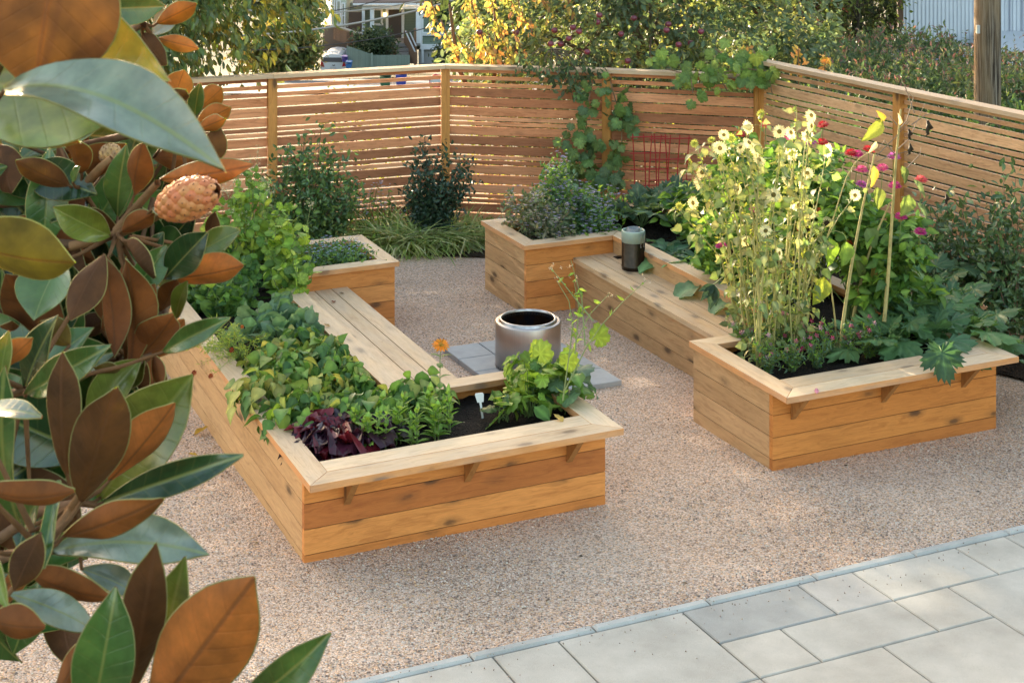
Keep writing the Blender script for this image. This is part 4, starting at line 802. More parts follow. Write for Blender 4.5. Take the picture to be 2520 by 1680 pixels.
# round street sign seen through the slats, next to the corner post
sg=at(1073,200,60); st=thing('street_sign',(sg[0],60,terr(sg[0],60)),'round white sign with a red ring, seen between the slats beside the corner post','sign'); mb=MB()
th=np.arange(24)*2*pi/24; V=[(sg[0],60,sg[2])]+[(sg[0]+.28*cos(t),60,sg[2]+.28*sin(t)) for t in th]+[(sg[0]+.28*cos(t),60.02,sg[2]+.28*sin(t)) for t in th]; mb.add(V,[(0,1+(k+1)%24,1+k) for k in range(24)]+[(1+k,1+(k+1)%24,25+(k+1)%24,25+k) for k in range(24)],(.7,.7,.7)); mb.build('face',M_PAINT,st)
mb=MB(); mb.tube([(sg[0]+.25*cos(t),59.98,sg[2]+.25*sin(t)) for t in np.linspace(0,2*pi,25)],.035,5,(.5,.03,.04)); mb.build('red_ring',M_PAINT,st); mb=MB(); mb.tube([(sg[0],60.06,terr(sg[0],60)),(sg[0],60.06,sg[2])],.04,6,(.4,.4,.4)); mb.build('post',M_PAINT,st)
# overhead wires
for k,(a,b,rad,lb) in enumerate((((80,165),(1900,0),.022,'upper pale overhead wire crossing in front of the green house'),((80,425),(2350,-10),.034,'thick twisted overhead wire crossing in front of the porch'),((180,627),(2350,255),.016,'lowest thin overhead wire, passing the round bush'),((0,185),(1330,0),.014,'thin dark overhead wire near the roof of the grey house'))):
    Yw=46.; a_,b_=at(*zh(*a),Yw),at(*zh(*b),Yw); d=(b_-a_); A_=a_-d*1.6; B_=b_+d*1.2; n_=40; pts=[]
    for t in np.linspace(0,1,n_):
        s_=-1.6+t*3.8; p=a_+d*s_; p=p+npa((0,0,(s_*(s_-1))*.55)); pts.append(p)
    w_=thing('overhead_wire',pts[0],lb,'wire','overhead wires'); mb=MB(); mb.tube(pts,rad,5,(.42,.38,.35) if k in (0,1) else (.07,.06,.06)); mb.build('wire',M_PAINT,w_)
# ================================================================== GARDEN PLANTS
UP=npa((0,0,1.))
def sph(az,el): return npa((cos(az)*cos(el),sin(az)*cos(el),sin(el)))
def rosette(name,label,cat,base,n,L,tpl,cols,el=(80,18),pet=.45,group=None,mat=None,seed=0,sx=1.,stemc=(.14,.2,.07),inst_=None,droop=.0):
    rt=thing(name,base,label,cat,group); mb,ms=(MB(),MB()); base=npa(base)
    tp=tpl if isinstance(tpl,list) else [tpl]
    for i in range(n):
        t=(i+.5)/n; az=i*2.39996+rnd.uniform(-.3,.3); e=R(el[0]+(el[1]-el[0])*t)+rnd.uniform(-.12,.12); l=L*(.55+.55*t)*rnd.uniform(.8,1.15); d=sph(az,e); pl=l*pet*rnd.uniform(.7,1.3)
        p1=base+d*pl+npa((0,0,-.05*pl)); lf=unit(d*.8+sph(az,e-.7)*.5+npa((0,0,-droop)))
        ms.tube([base+rv(1,.006)[0]*npa((1,1,0)),base+d*pl*.55+npa((0,0,.02*pl)),p1,p1+lf*l*.25],[.0045,.004,.003,.002],4,stemc)
        side=npa((-sin(az),cos(az),0)); N=np.cross(side,lf)*-1; N=N if N[2]>0 else -N
        mb.inst(tp[i%len(tp)],[p1],[lf],[N+rv(1,.18)[0]],l,cvar(pick(cols,1),1,.12),sx=sx)
    mb.build('leaves',mat or M_LEAF,rt,smooth=True); ms.build('stems',M_STEM,rt); return rt
def dome(name,label,cat,base,r,h,n,tpl,size,cols,group=None,mat=None,droop=-.35,up=.75,sq=1.,pn=16,flat=.55):
    rt=thing(name,base,label,cat,group); mb,ms=MB(),MB(); base=npa(base)
    a=rng.uniform(0,2*pi,n); q=rng.random(n)**.55; zz=h*(1-flat*q**2)*rng.uniform(.45,1.05,n); P=np.c_[base[0]+cos_(a)*q*r,base[1]+sin_(a)*q*r*sq,base[2]+zz]
    if cat in ('bean plant','spinach'):   # the bench side stays clear: leaves that would cross the rim grow back over the bed
        dx=P[:,0]-LA[0]; dy=P[:,1]-LA[1]; u_=dx*cos(LT)+dy*sin(LT); v_=-dx*sin(LT)+dy*cos(LT); ex=np.where(v_>.86,np.maximum(u_-.74,0),0)*1.5; P[:,0]-=ex*cos(LT); P[:,1]-=ex*sin(LT)
    D=np.c_[cos_(a)*q,sin_(a)*q,np.zeros(n)]+rv(n,.55); D[:,2]=droop+rng.normal(0,.25,n); N=rv(n,.42)+UP*up+np.c_[cos_(a)*q,sin_(a)*q,np.zeros(n)]*.5
    tp=tpl if isinstance(tpl,list) else [tpl]
    for k,t_ in enumerate(tp): s_=slice(k,None,len(tp)); m_=len(P[s_]); mb.inst(t_,P[s_],D[s_],N[s_],size*rng.uniform(.5,1.3,m_),cvar(pick(cols,m_),m_,.2))
    for i in range(0,n,max(1,n//pn)): ms.tube([base+rv(1,.02)[0]*npa((1,1,0)),(base+P[i])/2+npa((0,0,.03)),P[i]],[.004,.003,.002],4,(.13,.19,.06))
    mb.build('leaves',mat or M_LEAF,rt,smooth=True); ms.build('stems',M_STEM,rt); return rt
cos_,sin_=np.cos,np.sin
def upright(name,label,cat,base,h,nod,size,tpl,cols,lean=(0,0),group=None,mat=None,top=1.,stemc=(.16,.22,.07),taper=.5,el=35,nst=1,spread=.03):
    rt=thing(name,base,label,cat,group); mb,ms=MB(),MB(); base=npa(base); tips=[]
    for s_ in range(nst):
        b=base+npa((rnd.uniform(-spread,spread),rnd.uniform(-spread,spread),0)); hh=h*rnd.uniform(.8,1.1); ln=npa((lean[0]+rnd.uniform(-.05,.05)*hh,lean[1]+rnd.uniform(-.05,.05)*hh,hh)); pts=[b+ln*t+npa((sin(t*5+s_)*.01,cos(t*4+s_)*.01,0))*hh for t in np.linspace(0,1,6)]
        ms.tube(pts,np.linspace(.0045,.002,6),5,stemc); tips.append(pts[-1])
        for k in range(nod):
            t=(k+.7)/nod; p=b+ln*t; az=k*pi/2+rnd.uniform(-.3,.3); sz=size*(1-taper*t)*rnd.uniform(.85,1.15)
            for a in (az,az+pi):
                e=R(el+30*t)+rnd.uniform(-.2,.2); d=sph(a,e); N=np.cross(npa((-sin(a),cos(a),0)),d); N=N if N[2]>0 else -N; mb.inst(tpl,[p],[d],[N+rv(1,.15)[0]],sz,cvar(pick(cols,1),1,.1))
    mb.build('leaves',mat or M_LEAF,rt,smooth=True); ms.build('stem',M_STEM,rt); return rt,tips
def flower(mb,c,d,r,pet,n=14,cen=(.06,.05,.02),cr=.28,layers=1,tpl=None,mcen=None,cup=.15,cj=.1):
    d=unit(npa(d)); a=unit(np.cross(d,npa((0.3,.1,1.)))); b=np.cross(d,a)
    for l in range(layers):
        th=np.arange(n)*2*pi/n+l*pi/n+rnd.random(); el=cup+l*.35; Dv=cos_(th)[:,None]*a+sin_(th)[:,None]*b; D=Dv*cos(el)+d*sin(el)
        mb.inst(tpl or T_PETAL,np.repeat([npa(c)+d*.004*l],n,0)+Dv*r*cr*.6,D,np.repeat([d],n,0),r*(1-.2*l)*.8*rng.uniform(.88,1.1,n),cvar(pet,n,cj,.03))
    mc=mcen or mb
    V=[npa(c)+d*r*.10]+[npa(c)+d*r*.04+(cos(t)*a+sin(t)*b)*r*cr for t in np.arange(10)*2*pi/10]; mc.add(V,[(0,1+k,1+(k+1)%10) for k in range(10)],cen)
M_CORE=bcmat('flower centre',.9,.1,0,.3,300,.5)
LG=[(.14,.25,.045),(.18,.30,.055),(.10,.20,.045)]; DG=[(.07,.15,.04),(.09,.18,.05),(.055,.12,.04)]; YG=[(.27,.39,.06),(.33,.44,.08),(.20,.33,.055)]; BG=[(.11,.19,.12),(.14,.23,.135),(.085,.155,.095)]
def s5(x,y,z=.497): return atz(x,y,z)
# ---- left planter
bl=['over the left rim, halfway along','over the left rim near the front corner','in the middle of the bed','behind the purple lettuce','left of the pointed-leaf seedlings','in the widest part of the bed','against the bench end','right above the front block','below the marigold flowers','beside the bench boards','in front of the bench corner','beside the tall orange zinnia','nearest the marigold bush']
for k,(x,y) in enumerate(((650,1010),(735,1065),(720,965),(815,1020),(900,1055),(820,930),(920,965),(985,1010),(735,900),(850,905),(950,955),(1020,1005),(685,935))):
    o_=dome('bean_plant','leafy green bush bean plant %s'%bl[k],'bean plant',s5(x,y),.23,.25,150,T_HEART,.105,LG+DG+[(.30,.33,.09)] if k%3 else [(.26,.31,.08),(.14,.22,.055),(.11,.19,.05),(.34,.34,.10)],'bush bean plants in the left planter',sq=1.1)
bz=['leftmost, right of the purple lettuce','second from the lettuce','front row centre','in front of the zinnia','front row right, by the bare soil','rightmost, leaning over the bare soil','behind the front row, left','behind the front row, centre','at the foot of the zinnia','touching the purple lettuce']
for k,(x,y) in enumerate(((905,1112),(945,1105),(985,1098),(1025,1098),(1065,1082),(1095,1062),(935,1068),(1000,1060),(1065,1048),(880,1100))):
    upright('zinnia_seedling','bright green seedling with pointed paired leaves, %s'%bz[k],'seedling',s5(x,y),.21,6,.095,T_LANCE if k%2 else T_OVATE,[(.22,.36,.07),(.27,.41,.08),(.17,.30,.06)],group='pointed leafed seedlings in the left planter',taper=.3,nst=3,spread=.035)
zn,tips=upright('orange_zinnia','tall leafy zinnia with one orange flower at the top','zinnia',s5(1065,1052),.60,8,.10,T_OVATE,LG,lean=(.03,.05),taper=.35,el=15)
mb=MB(); flower(mb,tips[0],(.1,-.4,.85),.060,(.80,.30,.03),14,(.5,.25,.03),.3,2,cup=-.1); mb.build('flower',M_PETAL,zn)
# purple lettuce
for k,(x,y,n,L) in enumerate(((820,1100,26,.18),(895,1092,18,.155),(790,1112,8,.13))): rosette('purple_lettuce','dark purple frilly lettuce %s'%['at the front corner of the left planter, largest','right beside the largest one, touching the seedlings','lying over the inner edge of the front rim'][k],'lettuce',s5(x,y-12,.525),n+8,L*1.75,leaf_tpl(f_obov,10,.25,.55,.16,W=.62,cols=3,rib=1.6),[(.05,.016,.032),(.035,.014,.03),(.07,.016,.032),(.15,.014,.025)],(80,30),.12,'purple lettuces',M_GLOSSLEAF)
# radish / kale at the front right
kl=['with big lobed leaves over the front rim','with yellowing leaves, in the middle of the clump','leaning over the right rim','at the back beside the fire pit view','lower left, over the bare soil']
for k,(x,y,n,L) in enumerate(((1300,1022,15,.22),(1340,985,16,.25),(1395,1012,15,.22),(1300,975,15,.24),(1240,1035,8,.17))):
    dome('radish_plant','leafy green radish plant %s'%kl[k],'radish plant',s5(x,y),.17 if k<4 else .09,.29 if k<4 else .16,[38,40,34,36,12][k],T_ROUNDLOBE+[T_WAVY],.135,YG+YG+LG if k in(0,1,3) else LG+YG[:1]+BG[:2],'radish plants in the left planter',None,-.1,.5)
bs=thing('bolting_radish',s5(1385,985),'tall bolting radish stems with small white flowers, right end of the left planter','bolting plant'); mb,ms,mf=MB(),MB(),MB()
for pts in (((1385,985),(1400,880),(1450,775),(1500,722)),((1390,960),(1440,860),(1480,800),(1535,740),(1590,690)),((1400,880),(1410,800),(1400,740),(1370,690)),((1415,870),(1425,760),(1412,690)),((1440,850),(1432,740),(1405,640)),((1460,790),(1400,715),(1352,655))):
    P=[at(x,y,9.1+i*.05) for i,(x,y) in enumerate(pts)]; ms.tube(P,np.linspace(.005,.0015,len(P)),5,(.20,.24,.09))
    for i in range(9):
        t=rnd.random(); j=min(int(t*(len(P)-1)),len(P)-2); p=P[j]+(P[j+1]-P[j])*rnd.random(); mb.inst(T_LANCE,[p],[rv(1)[0]+npa((0,0,.5))],rv(1),rnd.uniform(.03,.07),cvar(pick(YG,1),1))
    for i in range(4): flower(mf,P[-1]+rv(1,.022)[0],rv(1)[0]+npa((0,-1,.3)),.011,(.75,.68,.62),4,(.4,.4,.1),.2)
for x,y in ((1330,870),(1395,890),(1470,830)): mb.inst(T_ROUNDLOBE[0],[at(x,y,9.2)],[npa((.3,-.2,.5))],[npa((0,-.6,.5))],.15,cvar(YG[0],1))
ms.build('stems',M_STEM,bs); mb.build('leaves',M_LEAF,bs); mf.build('flowers',M_PETAL,bs)
# spinach like rosettes
for k,(x,y) in enumerate(((630,845),(690,812),(750,800),(815,806),(690,868),(760,850),(820,850))):
    dome('spinach_plant','blue green spinach plant with rounded upright leaves, %s'%['nearest the left rim','back row, second from left','back row, beside the tall greens','against the bench rim at the back','front row left','front row centre','front row right, at the bench rim'][k],'spinach',s5(x,y),.15,.20,46,T_ROUND,.105,[(.15,.26,.15),(.19,.31,.17),(.12,.21,.11)],'spinach plants in the left planter',None,.5,.15)
# marigold
mg=thing('marigold_bush',s5(585,905),'feathery marigold bush spilling over the left rim of the left planter','marigold'); mb,ms=MB(),MB()
b=s5(600,900); 
for k in range(46):
    tip=at(rnd.gauss(550,45),rnd.gauss(860,38),10.15+rnd.uniform(-.3,.3)); mid=(b+tip)/2+npa((0,0,.06)); ms.tube([b,mid,tip],[.003,.002,.001],4,(.2,.25,.08)); t=rng.random(34)[:,None]; P=mid*(1-t)+tip*t; mb.inst(T_NEEDLE,P+rv(34,.008),rv(34)+unit(tip-mid)*.6,rv(34),rng.uniform(.022,.05,34),cvar(pick([(.24,.32,.05),(.14,.24,.05),(.30,.34,.06)],34),34))
mb.build('leaves',M_LEAF,mg); ms.build('stems',M_STEM,mg)
for (x,y,c_,r_,Y) in ((478,917,(.18,.025,.012),.020,9.9),(519,925,(.24,.03,.01),.020,9.85),(570,861,(.24,.035,.012),.019,10.),(596,804,(.5,.12,.02),.014,10.4)):
    mb=MB(); flower(mb,at(x,y,Y),(-.2,-.7,.5),r_,c_,12,(.3,.1,.02),.4,3,cup=.1); mb.build('flower',M_PETAL,mg)
for k,(x,y,c_,lb) in enumerate(((726,826,(.22,.03,.012),'dark red marigold flower above the bean leaves, near the spinach'),(683,792,(.20,.035,.015),'dark red marigold flower among the spinach plants'),(759,953,(.62,.13,.012),'bright orange marigold flower in the middle of the beans'),(826,929,(.5,.09,.015),'wilting orange red marigold flower right of the bright orange one'),(741,969,(.65,.20,.02),'half hidden orange marigold bud left of the bright orange flower'),(797,957,(.70,.30,.03),'tiny yellow orange marigold bud right of the bright orange flower'))):
    p=at(x,y,(s5(x,y)[1])-.40); t=thing('marigold_flower',p-npa((0,0,.2)),lb,'marigold','marigold flowers among the beans'); mb=MB(); flower(mb,p,(0,-.6,.8),.024 if k<4 else .012,c_,12,(.5,.15,.02),.4,3); mb.build('flower_head',M_PETAL,t); mb=MB(); mb.tube([p-npa((0,0,.2)),p],.002,4,(.15,.2,.06)); mb.build('stem',M_STEM,t)
# tall greens at the back left
tg=['with white flowers at the left rim','with white flower sprays, tallest','leaning towards the bench','in the back corner of the box','low and dark along the left rim','next to the bench boards','in front of the small herb box','low beside the spinach','low at the left rim behind the marigold','low in front of the others']
for k,(x,y,h,n,L) in enumerate(((560,700,.70,120,.11),(615,680,.90,150,.11),(690,720,.66,130,.12),(640,640,.66,110,.11),(520,700,.32,140,.10),(715,745,.36,90,.10),(680,670,.56,120,.11),(610,745,.32,140,.10),(500,760,.25,120,.10),(555,775,.22,120,.10))):
    rt=thing('mustard_plant',s5(x,y),'bushy green mustard plant %s'%tg[k],'mustard plant','tall greens in the left planter'); b=s5(x,y); mb,ms,mf=MB(),MB(),MB(); ns=7
    for s_ in range(ns):
        e=b+npa((rnd.uniform(-.17,.17),rnd.uniform(-.17,.17),h*rnd.uniform(.6,1.08))); m_=(b+e)/2+npa((rnd.uniform(-.04,.04),0,0)); P=[b+rv(1,.01)[0]*npa((1,1,0)),m_,e]; ms.tube(P,[.005,.004,.002],5,(.17,.22,.08))
        nn=n//ns+4; t=rng.random(nn)[:,None]**.8; Q=np.where(t<.5,b+(m_-b)*t*2,m_+(e-m_)*(t-.5)*2)+rv(nn,.03); mb.inst(T_ROUNDLOBE[s_%2] if s_%3 else T_ROUND,Q,rv(nn)*npa((1,1,.5))+npa((0,0,.1)),rv(nn,.5)+npa((0,-.35,.5)),L*rng.uniform(.5,1.2,nn)*(1.25-.6*t[:,0]),cvar(pick(YG+YG+LG if k not in(4,7,8,9) else DG+LG,nn),nn,.15))  # yellow greens of the taller plants stand in for direct sun
        if k in (0,1,3):
            for q in range(12): flower(mf,e+npa((rnd.gauss(0,.02),rnd.gauss(0,.02),rnd.uniform(-.06,.12))),rv(1)[0]+npa((0,-.8,.4)),.012,(.72,.66,.55),4,(.4,.4,.1),.2)
            ms.tube([e,e+npa((rnd.uniform(-.02,.02),0,.12))],.0015,4,(.2,.25,.1))
    mb.build('leaves',M_LEAF,rt,smooth=True); ms.build('stems',M_STEM,rt)
    if mf.n: mf.build('flowers',M_PETAL,rt)
for (pts) in ((((600,560)),(612,480),(618,425)),((640,560),(650,500),(655,455)),((760,600),(757,545),(765,505)),((560,560),(568,500),(556,470))):
    b=at(*pts[0],12.6); rt=thing('flower_spray',b,'thin stem with a spray of white flowers, %s'%{600:'tallest',640:'right of the tallest',760:'in front of the small herb box',560:'leftmost'}[pts[0][0]],'flower spray','white flower sprays'); ms,mf=MB(),MB(); P=[at(x,y,12.6) for x,y in pts]; ms.tube([P[0]-npa((0,0,.3)),*P],.0025,4,(.24,.28,.1))
    for q in range(26): flower(mf,P[-1]+npa((rnd.gauss(0,.03),rnd.gauss(0,.03),rnd.gauss(0,.035))),rv(1)[0]+npa((0,-.8,.4)),.011,(.78,.72,.58),4,(.5,.45,.1),.2)
    ms.build('stem',M_STEM,rt); mf.build('flowers',M_PETAL,rt)
# little herb box at the back with blue flowers
for k,(u,v) in enumerate(((1.2,3.98),(1.38,4.05),(1.55,4.0),(1.3,4.25),(1.5,4.28),(1.66,4.2),(1.1,4.2),(1.66,3.98))):
    b=lw(u,v,.47); rt=thing('forget_me_not',b,'low herb with tiny blue flowers in the small back box, %s'%['front left','front, left of centre','front, right of centre','back, middle','back right','by the right rim','under the mustard','front right corner'][k],'herb','blue flowered herbs in the back box'); mb,mf,ms=MB(),MB(),MB(); n=240
    P=b+rv(n)*npa((.09,.09,0))+np.c_[np.zeros(n),np.zeros(n),rng.uniform(.0,.19,n)]; mb.inst(T_LANCE,P,rv(n)+UP*.4,rv(n,.5)+UP*.5,rng.uniform(.03,.06,n),cvar(pick(LG+BG,n),n))
    for q in range(26): c=b+npa((rnd.gauss(0,.07),rnd.gauss(0,.07),rnd.uniform(.14,.23))); mf.inst(T_PETAL,np.repeat([c],5,0),[sph(a*1.257,.2) for a in range(5)],np.repeat([UP+npa((0,-.5,0))],5,0),.012,cvar((.46,.52,.78),5,.1)); 
    for q in range(8): ms.tube([b,b+npa((rnd.uniform(-.07,.07),rnd.uniform(-.07,.07),.14))],.0015,4,(.12,.18,.06))
    mb.build('leaves',M_LEAF,rt); mf.build('flowers',M_PETAL,rt); ms.build('stems',M_STEM,rt)
# ---- right planter: far block
fl=['at the far left corner','behind the front rim, left','in the middle of the far block','tallest, against the fence','right of the middle','next to the grey zucchini leaves','low in front of the canister']
for k,(u,v,h,c_) in enumerate(((.25,4.2,.42,0),(.38,4.02,.34,0),(.55,4.25,.48,1),(.62,4.42,.66,1),(.80,4.2,.42,1),(1.0,4.35,.36,1),(.78,3.98,.24,1))):
    b=rw(u,v,.47); rt=thing('aster_plant',b,'bushy herb with small lilac flowers %s'%fl[k],'flowering herb','lilac flowered herbs in the right planter'); mb,mf,ms=MB(),MB(),MB(); n=600; r_=.22
    cs=b+unit(rv(24))*npa((r_,r_,0))*rng.random((24,1))**.5+np.c_[np.zeros((24,2)),rng.uniform(.35,1,24)*h]; 
    for q in cs: ms.tube([b,(b+q)/2+npa((0,0,.04)),q],[.003,.002,.001],4,(.2,.2,.12))
    P=np.repeat(cs,n//24,0)+rv(24*(n//24),.045)-npa((0,0,.03)); m_=len(P); mb.inst(T_ELL2,P,rv(m_)+UP*.3,rv(m_,.5)+UP*.4,rng.uniform(.03,.07,m_),cvar(pick([(.17,.20,.12),(.24,.22,.15),(.12,.17,.09)] if c_==0 else BG+LG,m_),m_))
    for q in cs:
        for w_ in range(7): c=q+rv(1,.028)[0]+npa((0,0,.02)); mf.inst(T_PETAL,np.repeat([c],6,0),[sph(a*1.05,.1) for a in range(6)],np.repeat([UP+npa((0,-.6,0))],6,0),.016,cvar((.48,.42,.62) if c_ or w_%2 else (.62,.52,.48),6,.12))
    mb.build('leaves',M_LEAF,rt); mf.build('flowers',M_PETAL,rt); ms.build('stems',M_STEM,rt)
rosette('kale_plant','wavy blue green kale plant at the far block front corner','kale',rw(.36,4.0,.47),12,.2,T_WAVY,BG,(65,20),.3,'kale plants in the right planter')
rosette('leafy_green','broad leafed green plant between the asters','leafy plant',rw(.72,4.3,.47),14,.30,T_WAVY,LG,(80,45),.5)
for k,(x,y,L,n,zz) in enumerate(((1580,560,.34,18,.47),(1650,545,.36,18,.47),(1720,560,.30,12,.47))):
    rosette('zucchini_plant','grey green jagged zucchini plant %s'%['behind the canister','in front of the red trellis','behind the sunflower stems'][k],'zucchini plant',s5(x,y),n,L,T_ZUC,[(.085,.15,.085),(.11,.18,.10),(.07,.13,.07)],(75,25),1.15,'zucchini plants in the right planter',sx=1.05)
for k,(x,y,n,L) in enumerate(((1650,635,18,.36),(1720,665,18,.36),(1790,700,16,.36),(1720,620,16,.34),(1850,730,16,.34))):
    rosette('kale_plant','blue green broccoli plant with long wavy leaves, %s'%['nearest the canister','second along the bench rim','third along the bench rim','second row behind the rim','at the foot of the sunflowers'][k],'kale',s5(x,y),n,L,[T_WAVY,leaf_tpl(f_obov,8,.2,.5,.05,W=.40,cols=2,rib=1.7)],[(.13,.24,.13),(.16,.29,.14),(.10,.20,.12)],(60,5),.3,'kale plants in the right planter',droop=.1)
# leaf hanging over the bench
hl=thing('drooping_leaf',at(1740,705,11.0),'dark jagged leaf hanging over the bench back in front of the sunflowers','leaf'); mb=MB()
for (dx,dz,l) in ((-.5,-.55,.16),(-.15,-1,.2),(.1,-.9,.17),(-.75,-.25,.13)): mb.inst(leaf_tpl(f_lance,6,.2,.3,.04,W=.38),[at(1757,700,11.0)],[npa((dx,-.2,dz))],[npa((0,-1,.3))],l,cvar((.05,.10,.075),1))
mb.build('blade',M_LEAF,hl); mb=MB(); mb.tube([at(1757,700,11.),at(1790,672,11.1),at(1830,690,11.3)],.004,5,(.2,.26,.1)); mb.build('petiole',M_STEM,hl)
# ---- sunflowers
zz8=lambda x,y:(1650+x/2.0908,250+y/2.0908)
SF=[(398,133,0),(275,172,0),(255,240,0),(405,212,0),(212,200,1),(125,218,1),(97,313,1),(163,365,0),(150,420,0),(345,450,0),(115,522,0),(42,540,1),(600,405,0),(660,535,0),(720,575,0),(725,125,0),(725,72,0),(705,180,0),(808,252,0),(560,155,0),(620,160,0),(467,65,1),(642,40,2),(310,190,1),(360,235,0),(262,295,1),(705,368,0),(950,482,0),(490,665,0),(385,715,0),(560,780,0),(620,270,0),(455,300,0),(530,480,0),(560,280,1),(240,390,2),(705,655,3),(805,627,3),(530,862,3),(310,775,3),(638,795,3),(680,420,0),(440,240,0)]
SFB=[(1850,870),(1868,905),(1885,850),(1902,885),(1925,860),(1950,880),(1975,850),(1835,845)]
where=lambda i,x,y:'%s %s'%(['topmost','upper','middle','lower'][min(3,int(max(0,y)//200))],['far left','left','centre','right'][min(3,int(x//240))])
sfn=0
SFT=[]
for k,(bx,by) in enumerate(SFB):
    b=s5(bx,by); lab=['at the left edge of the clump','closest to the front rim','with the tallest pale flowers','in the middle of the clump','just right of the middle','leaning right towards the dried stalks','at the back right','leaning left over the bench'][k]
    rt=thing('sunflower_plant',b,'tall backlit sunflower with small cream flowers, %s'%lab,'sunflower','cream sunflowers in the right planter'); SFT.append((rt,b,MB(),MB(),MB()))
order=sorted(range(len(SF)),key=lambda i:SF[i][0])
for rank,i in enumerate(order):
    x,y,ty=SF[i]; k=min(int(rank*8/len(SF)),7); k=[7,0,2,1,3,4,6,5][k]; rt,b,mb,ms,ml=SFT[k]
    px,py=zz8(x,y); Yf=b[1]+rnd.uniform(-.28,.28); c=at(px,py,Yf); face=unit(npa((rnd.uniform(-.7,.7),-.75+rnd.uniform(-.3,.6),rnd.uniform(.0,.7))))
    jn=b+(c-b)*npa((.35,.35,.62))+npa((rnd.uniform(-.05,.05),0,0)); q=[b+rv(1,.015)[0]*npa((1,1,0)),b*.6+jn*.4+npa((rnd.uniform(-.05,.05),0,0)),jn,jn*.35+c*.65+npa((rnd.uniform(-.03,.03),rnd.uniform(-.03,.03),-.01)),c-face*.012]
    ms.tube(q,[.0065,.006,.005,.0035,.003],5,jit((.40,.36,.13),.2))
    if ty in (0,): mf=MB(); flower(mf,c,face,.056*rnd.uniform(.8,1.05),(.78,.72,.42),17,(.12,.10,.03),.30,1,cup=rnd.uniform(-.25,.35)); mf.build('flower_head',M_PETAL,rt)
    elif ty==1: mf=MB(); flower(mf,c,face,.034,(.50,.52,.12),14,(.20,.22,.04),.5,2,T_LANCE,cup=.5); mf.build('flower_bud',M_PETAL,rt)
    elif ty==2: mf=MB(); flower(mf,c,face,.022,(.3,.38,.08),12,(.15,.2,.04),.6,2,T_LANCE,cup=.6); mf.build('flower_bud',M_PETAL,rt)
    else: mf=MB(); flower(mf,c,face,.026,(.06,.05,.02),12,(.03,.02,.012),.8,1,T_LANCE); mf.build('seed_head',M_CORE,rt)
    Q=npa(q); L_=24; t=rng.random(L_)*3.99; t0=t.astype(int); fr=(t-t0)[:,None]; P=Q[t0]*(1-fr)+Q[t0+1]*fr; out=rv(L_)*npa((1,1,.3)); P2=P+unit(out)*rng.uniform(.02,.09,(L_,1)); 
    for a_,b_ in zip(P,P2): ms.tube([a_,(a_+b_)/2+npa((0,0,.012)),b_],.0015,4,(.4,.38,.14))
    ml.inst(T_HEART,P2,unit(out)+npa((0,0,-.45)),rv(L_,.6)+npa((0,-.3,.4)),rng.uniform(.035,.095,L_),cvar(pick([(.25,.29,.12),(.20,.27,.10),(.32,.33,.16),(.15,.21,.08)],L_),L_,.12))
    ml.inst(T_LANCE,P+rv(L_,.02),rv(L_),rv(L_),rng.uniform(.02,.05,L_),cvar((.35,.40,.08),L_))
for rt,b,mb,ms,ml in SFT: ms.build('stems',M_STEM,rt,smooth=True); ml.build('leaves',M_LEAF,rt,smooth=True)
for x,y,lb in ((365,1050,'large yellowing leaf'),(230,860,'yellow leaf pair')):
    pass
# green stakes
for k,(x,y0,y1,lb) in enumerate(((412,560,1240,'left'),(530,640,1165,'middle'),(640,700,1270,'right'))):
    px,_=zz8(x,0); b=s5(px,zz8(0,y1)[1]); tp=at(px+2,zz8(0,y0)[1],b[1]); t=thing('plant_stake',b,'thin dark green plant stake among the sunflowers, %s of the three'%lb,'stake','plant stakes'); mb=MB(); mb.tube([b-npa((0,0,.05)),tp],.0055,6,(.02,.06,.03),cap=True); mb.build('rod',M_PAINT,t)
# dried stalks
M_DRY=bcmat('dried stalk',.8,.2,0,.25,30,.3)
def stalk(pts,Y,r0,lb,leaves=()):
    P=[at(*zz8(x,y),Y+i*.02) for i,(x,y) in enumerate(pts)]; t=thing('dried_sunflower',P[0],lb,'dried sunflower','dried sunflower stalks'); mb,ml=MB(),MB(); n=14; tt=np.linspace(0,len(P)-1,n); Q=[P[min(int(a),len(P)-2)]+(P[min(int(a),len(P)-2)+1]-P[min(int(a),len(P)-2)])*(a-min(int(a),len(P)-2)) for a in tt]
    mb.tube(Q,np.linspace(r0,r0*.45,n),8,(.42,.34,.14)); 
    for (x0,y0,x1,y1,w_,c_) in leaves:
        a,b=at(*zz8(x0,y0),Y-.03),at(*zz8(x1,y1),Y-.06); ml.inst(leaf_tpl(f_ovate,6,.25,.15,.05,W=.75,cols=2),[a],[b-a],[npa((.25,-1,.2))],np.linalg.norm(b-a),cvar(c_,1),sx=w_)
    mb.build('stalk',M_DRY,t,smooth=True)
    if ml.n: ml.build('leaves',M_LEAF,t,smooth=True)
    return t,P
YEL=(.30,.24,.06); GR_=(.14,.19,.06); GB=(.12,.17,.11)
stalk([(866,1375),(885,1150),(930,850),(985,560),(1050,270)],10.55,.014,'pale dried sunflower stalk with a broken top, rising from the front rim',[(1045,330,1040,450,.5,(.48,.36,.08)),(1060,440,1080,560,.8,GR_),(905,720,890,860,.8,(.2,.3,.06))])
t,P=stalk([(1100,1130),(1120,900),(1140,600),(1160,300),(1185,40)],10.75,.015,'tallest dried sunflower stalk with bare branching twigs, in front of the fence post',[(1190,330,1215,430,.6,(.10,.14,.05)),(1230,480,1190,600,.9,GR_),(1250,400,1320,500,.35,GB),(1270,520,1330,610,.4,GB),(1090,95,985,215,.6,(.17,.20,.05)),(1100,100,1062,45,.6,(.30,.23,.05)),(1180,120,1175,60,.4,(.5,.45,.35))])
mb=MB()
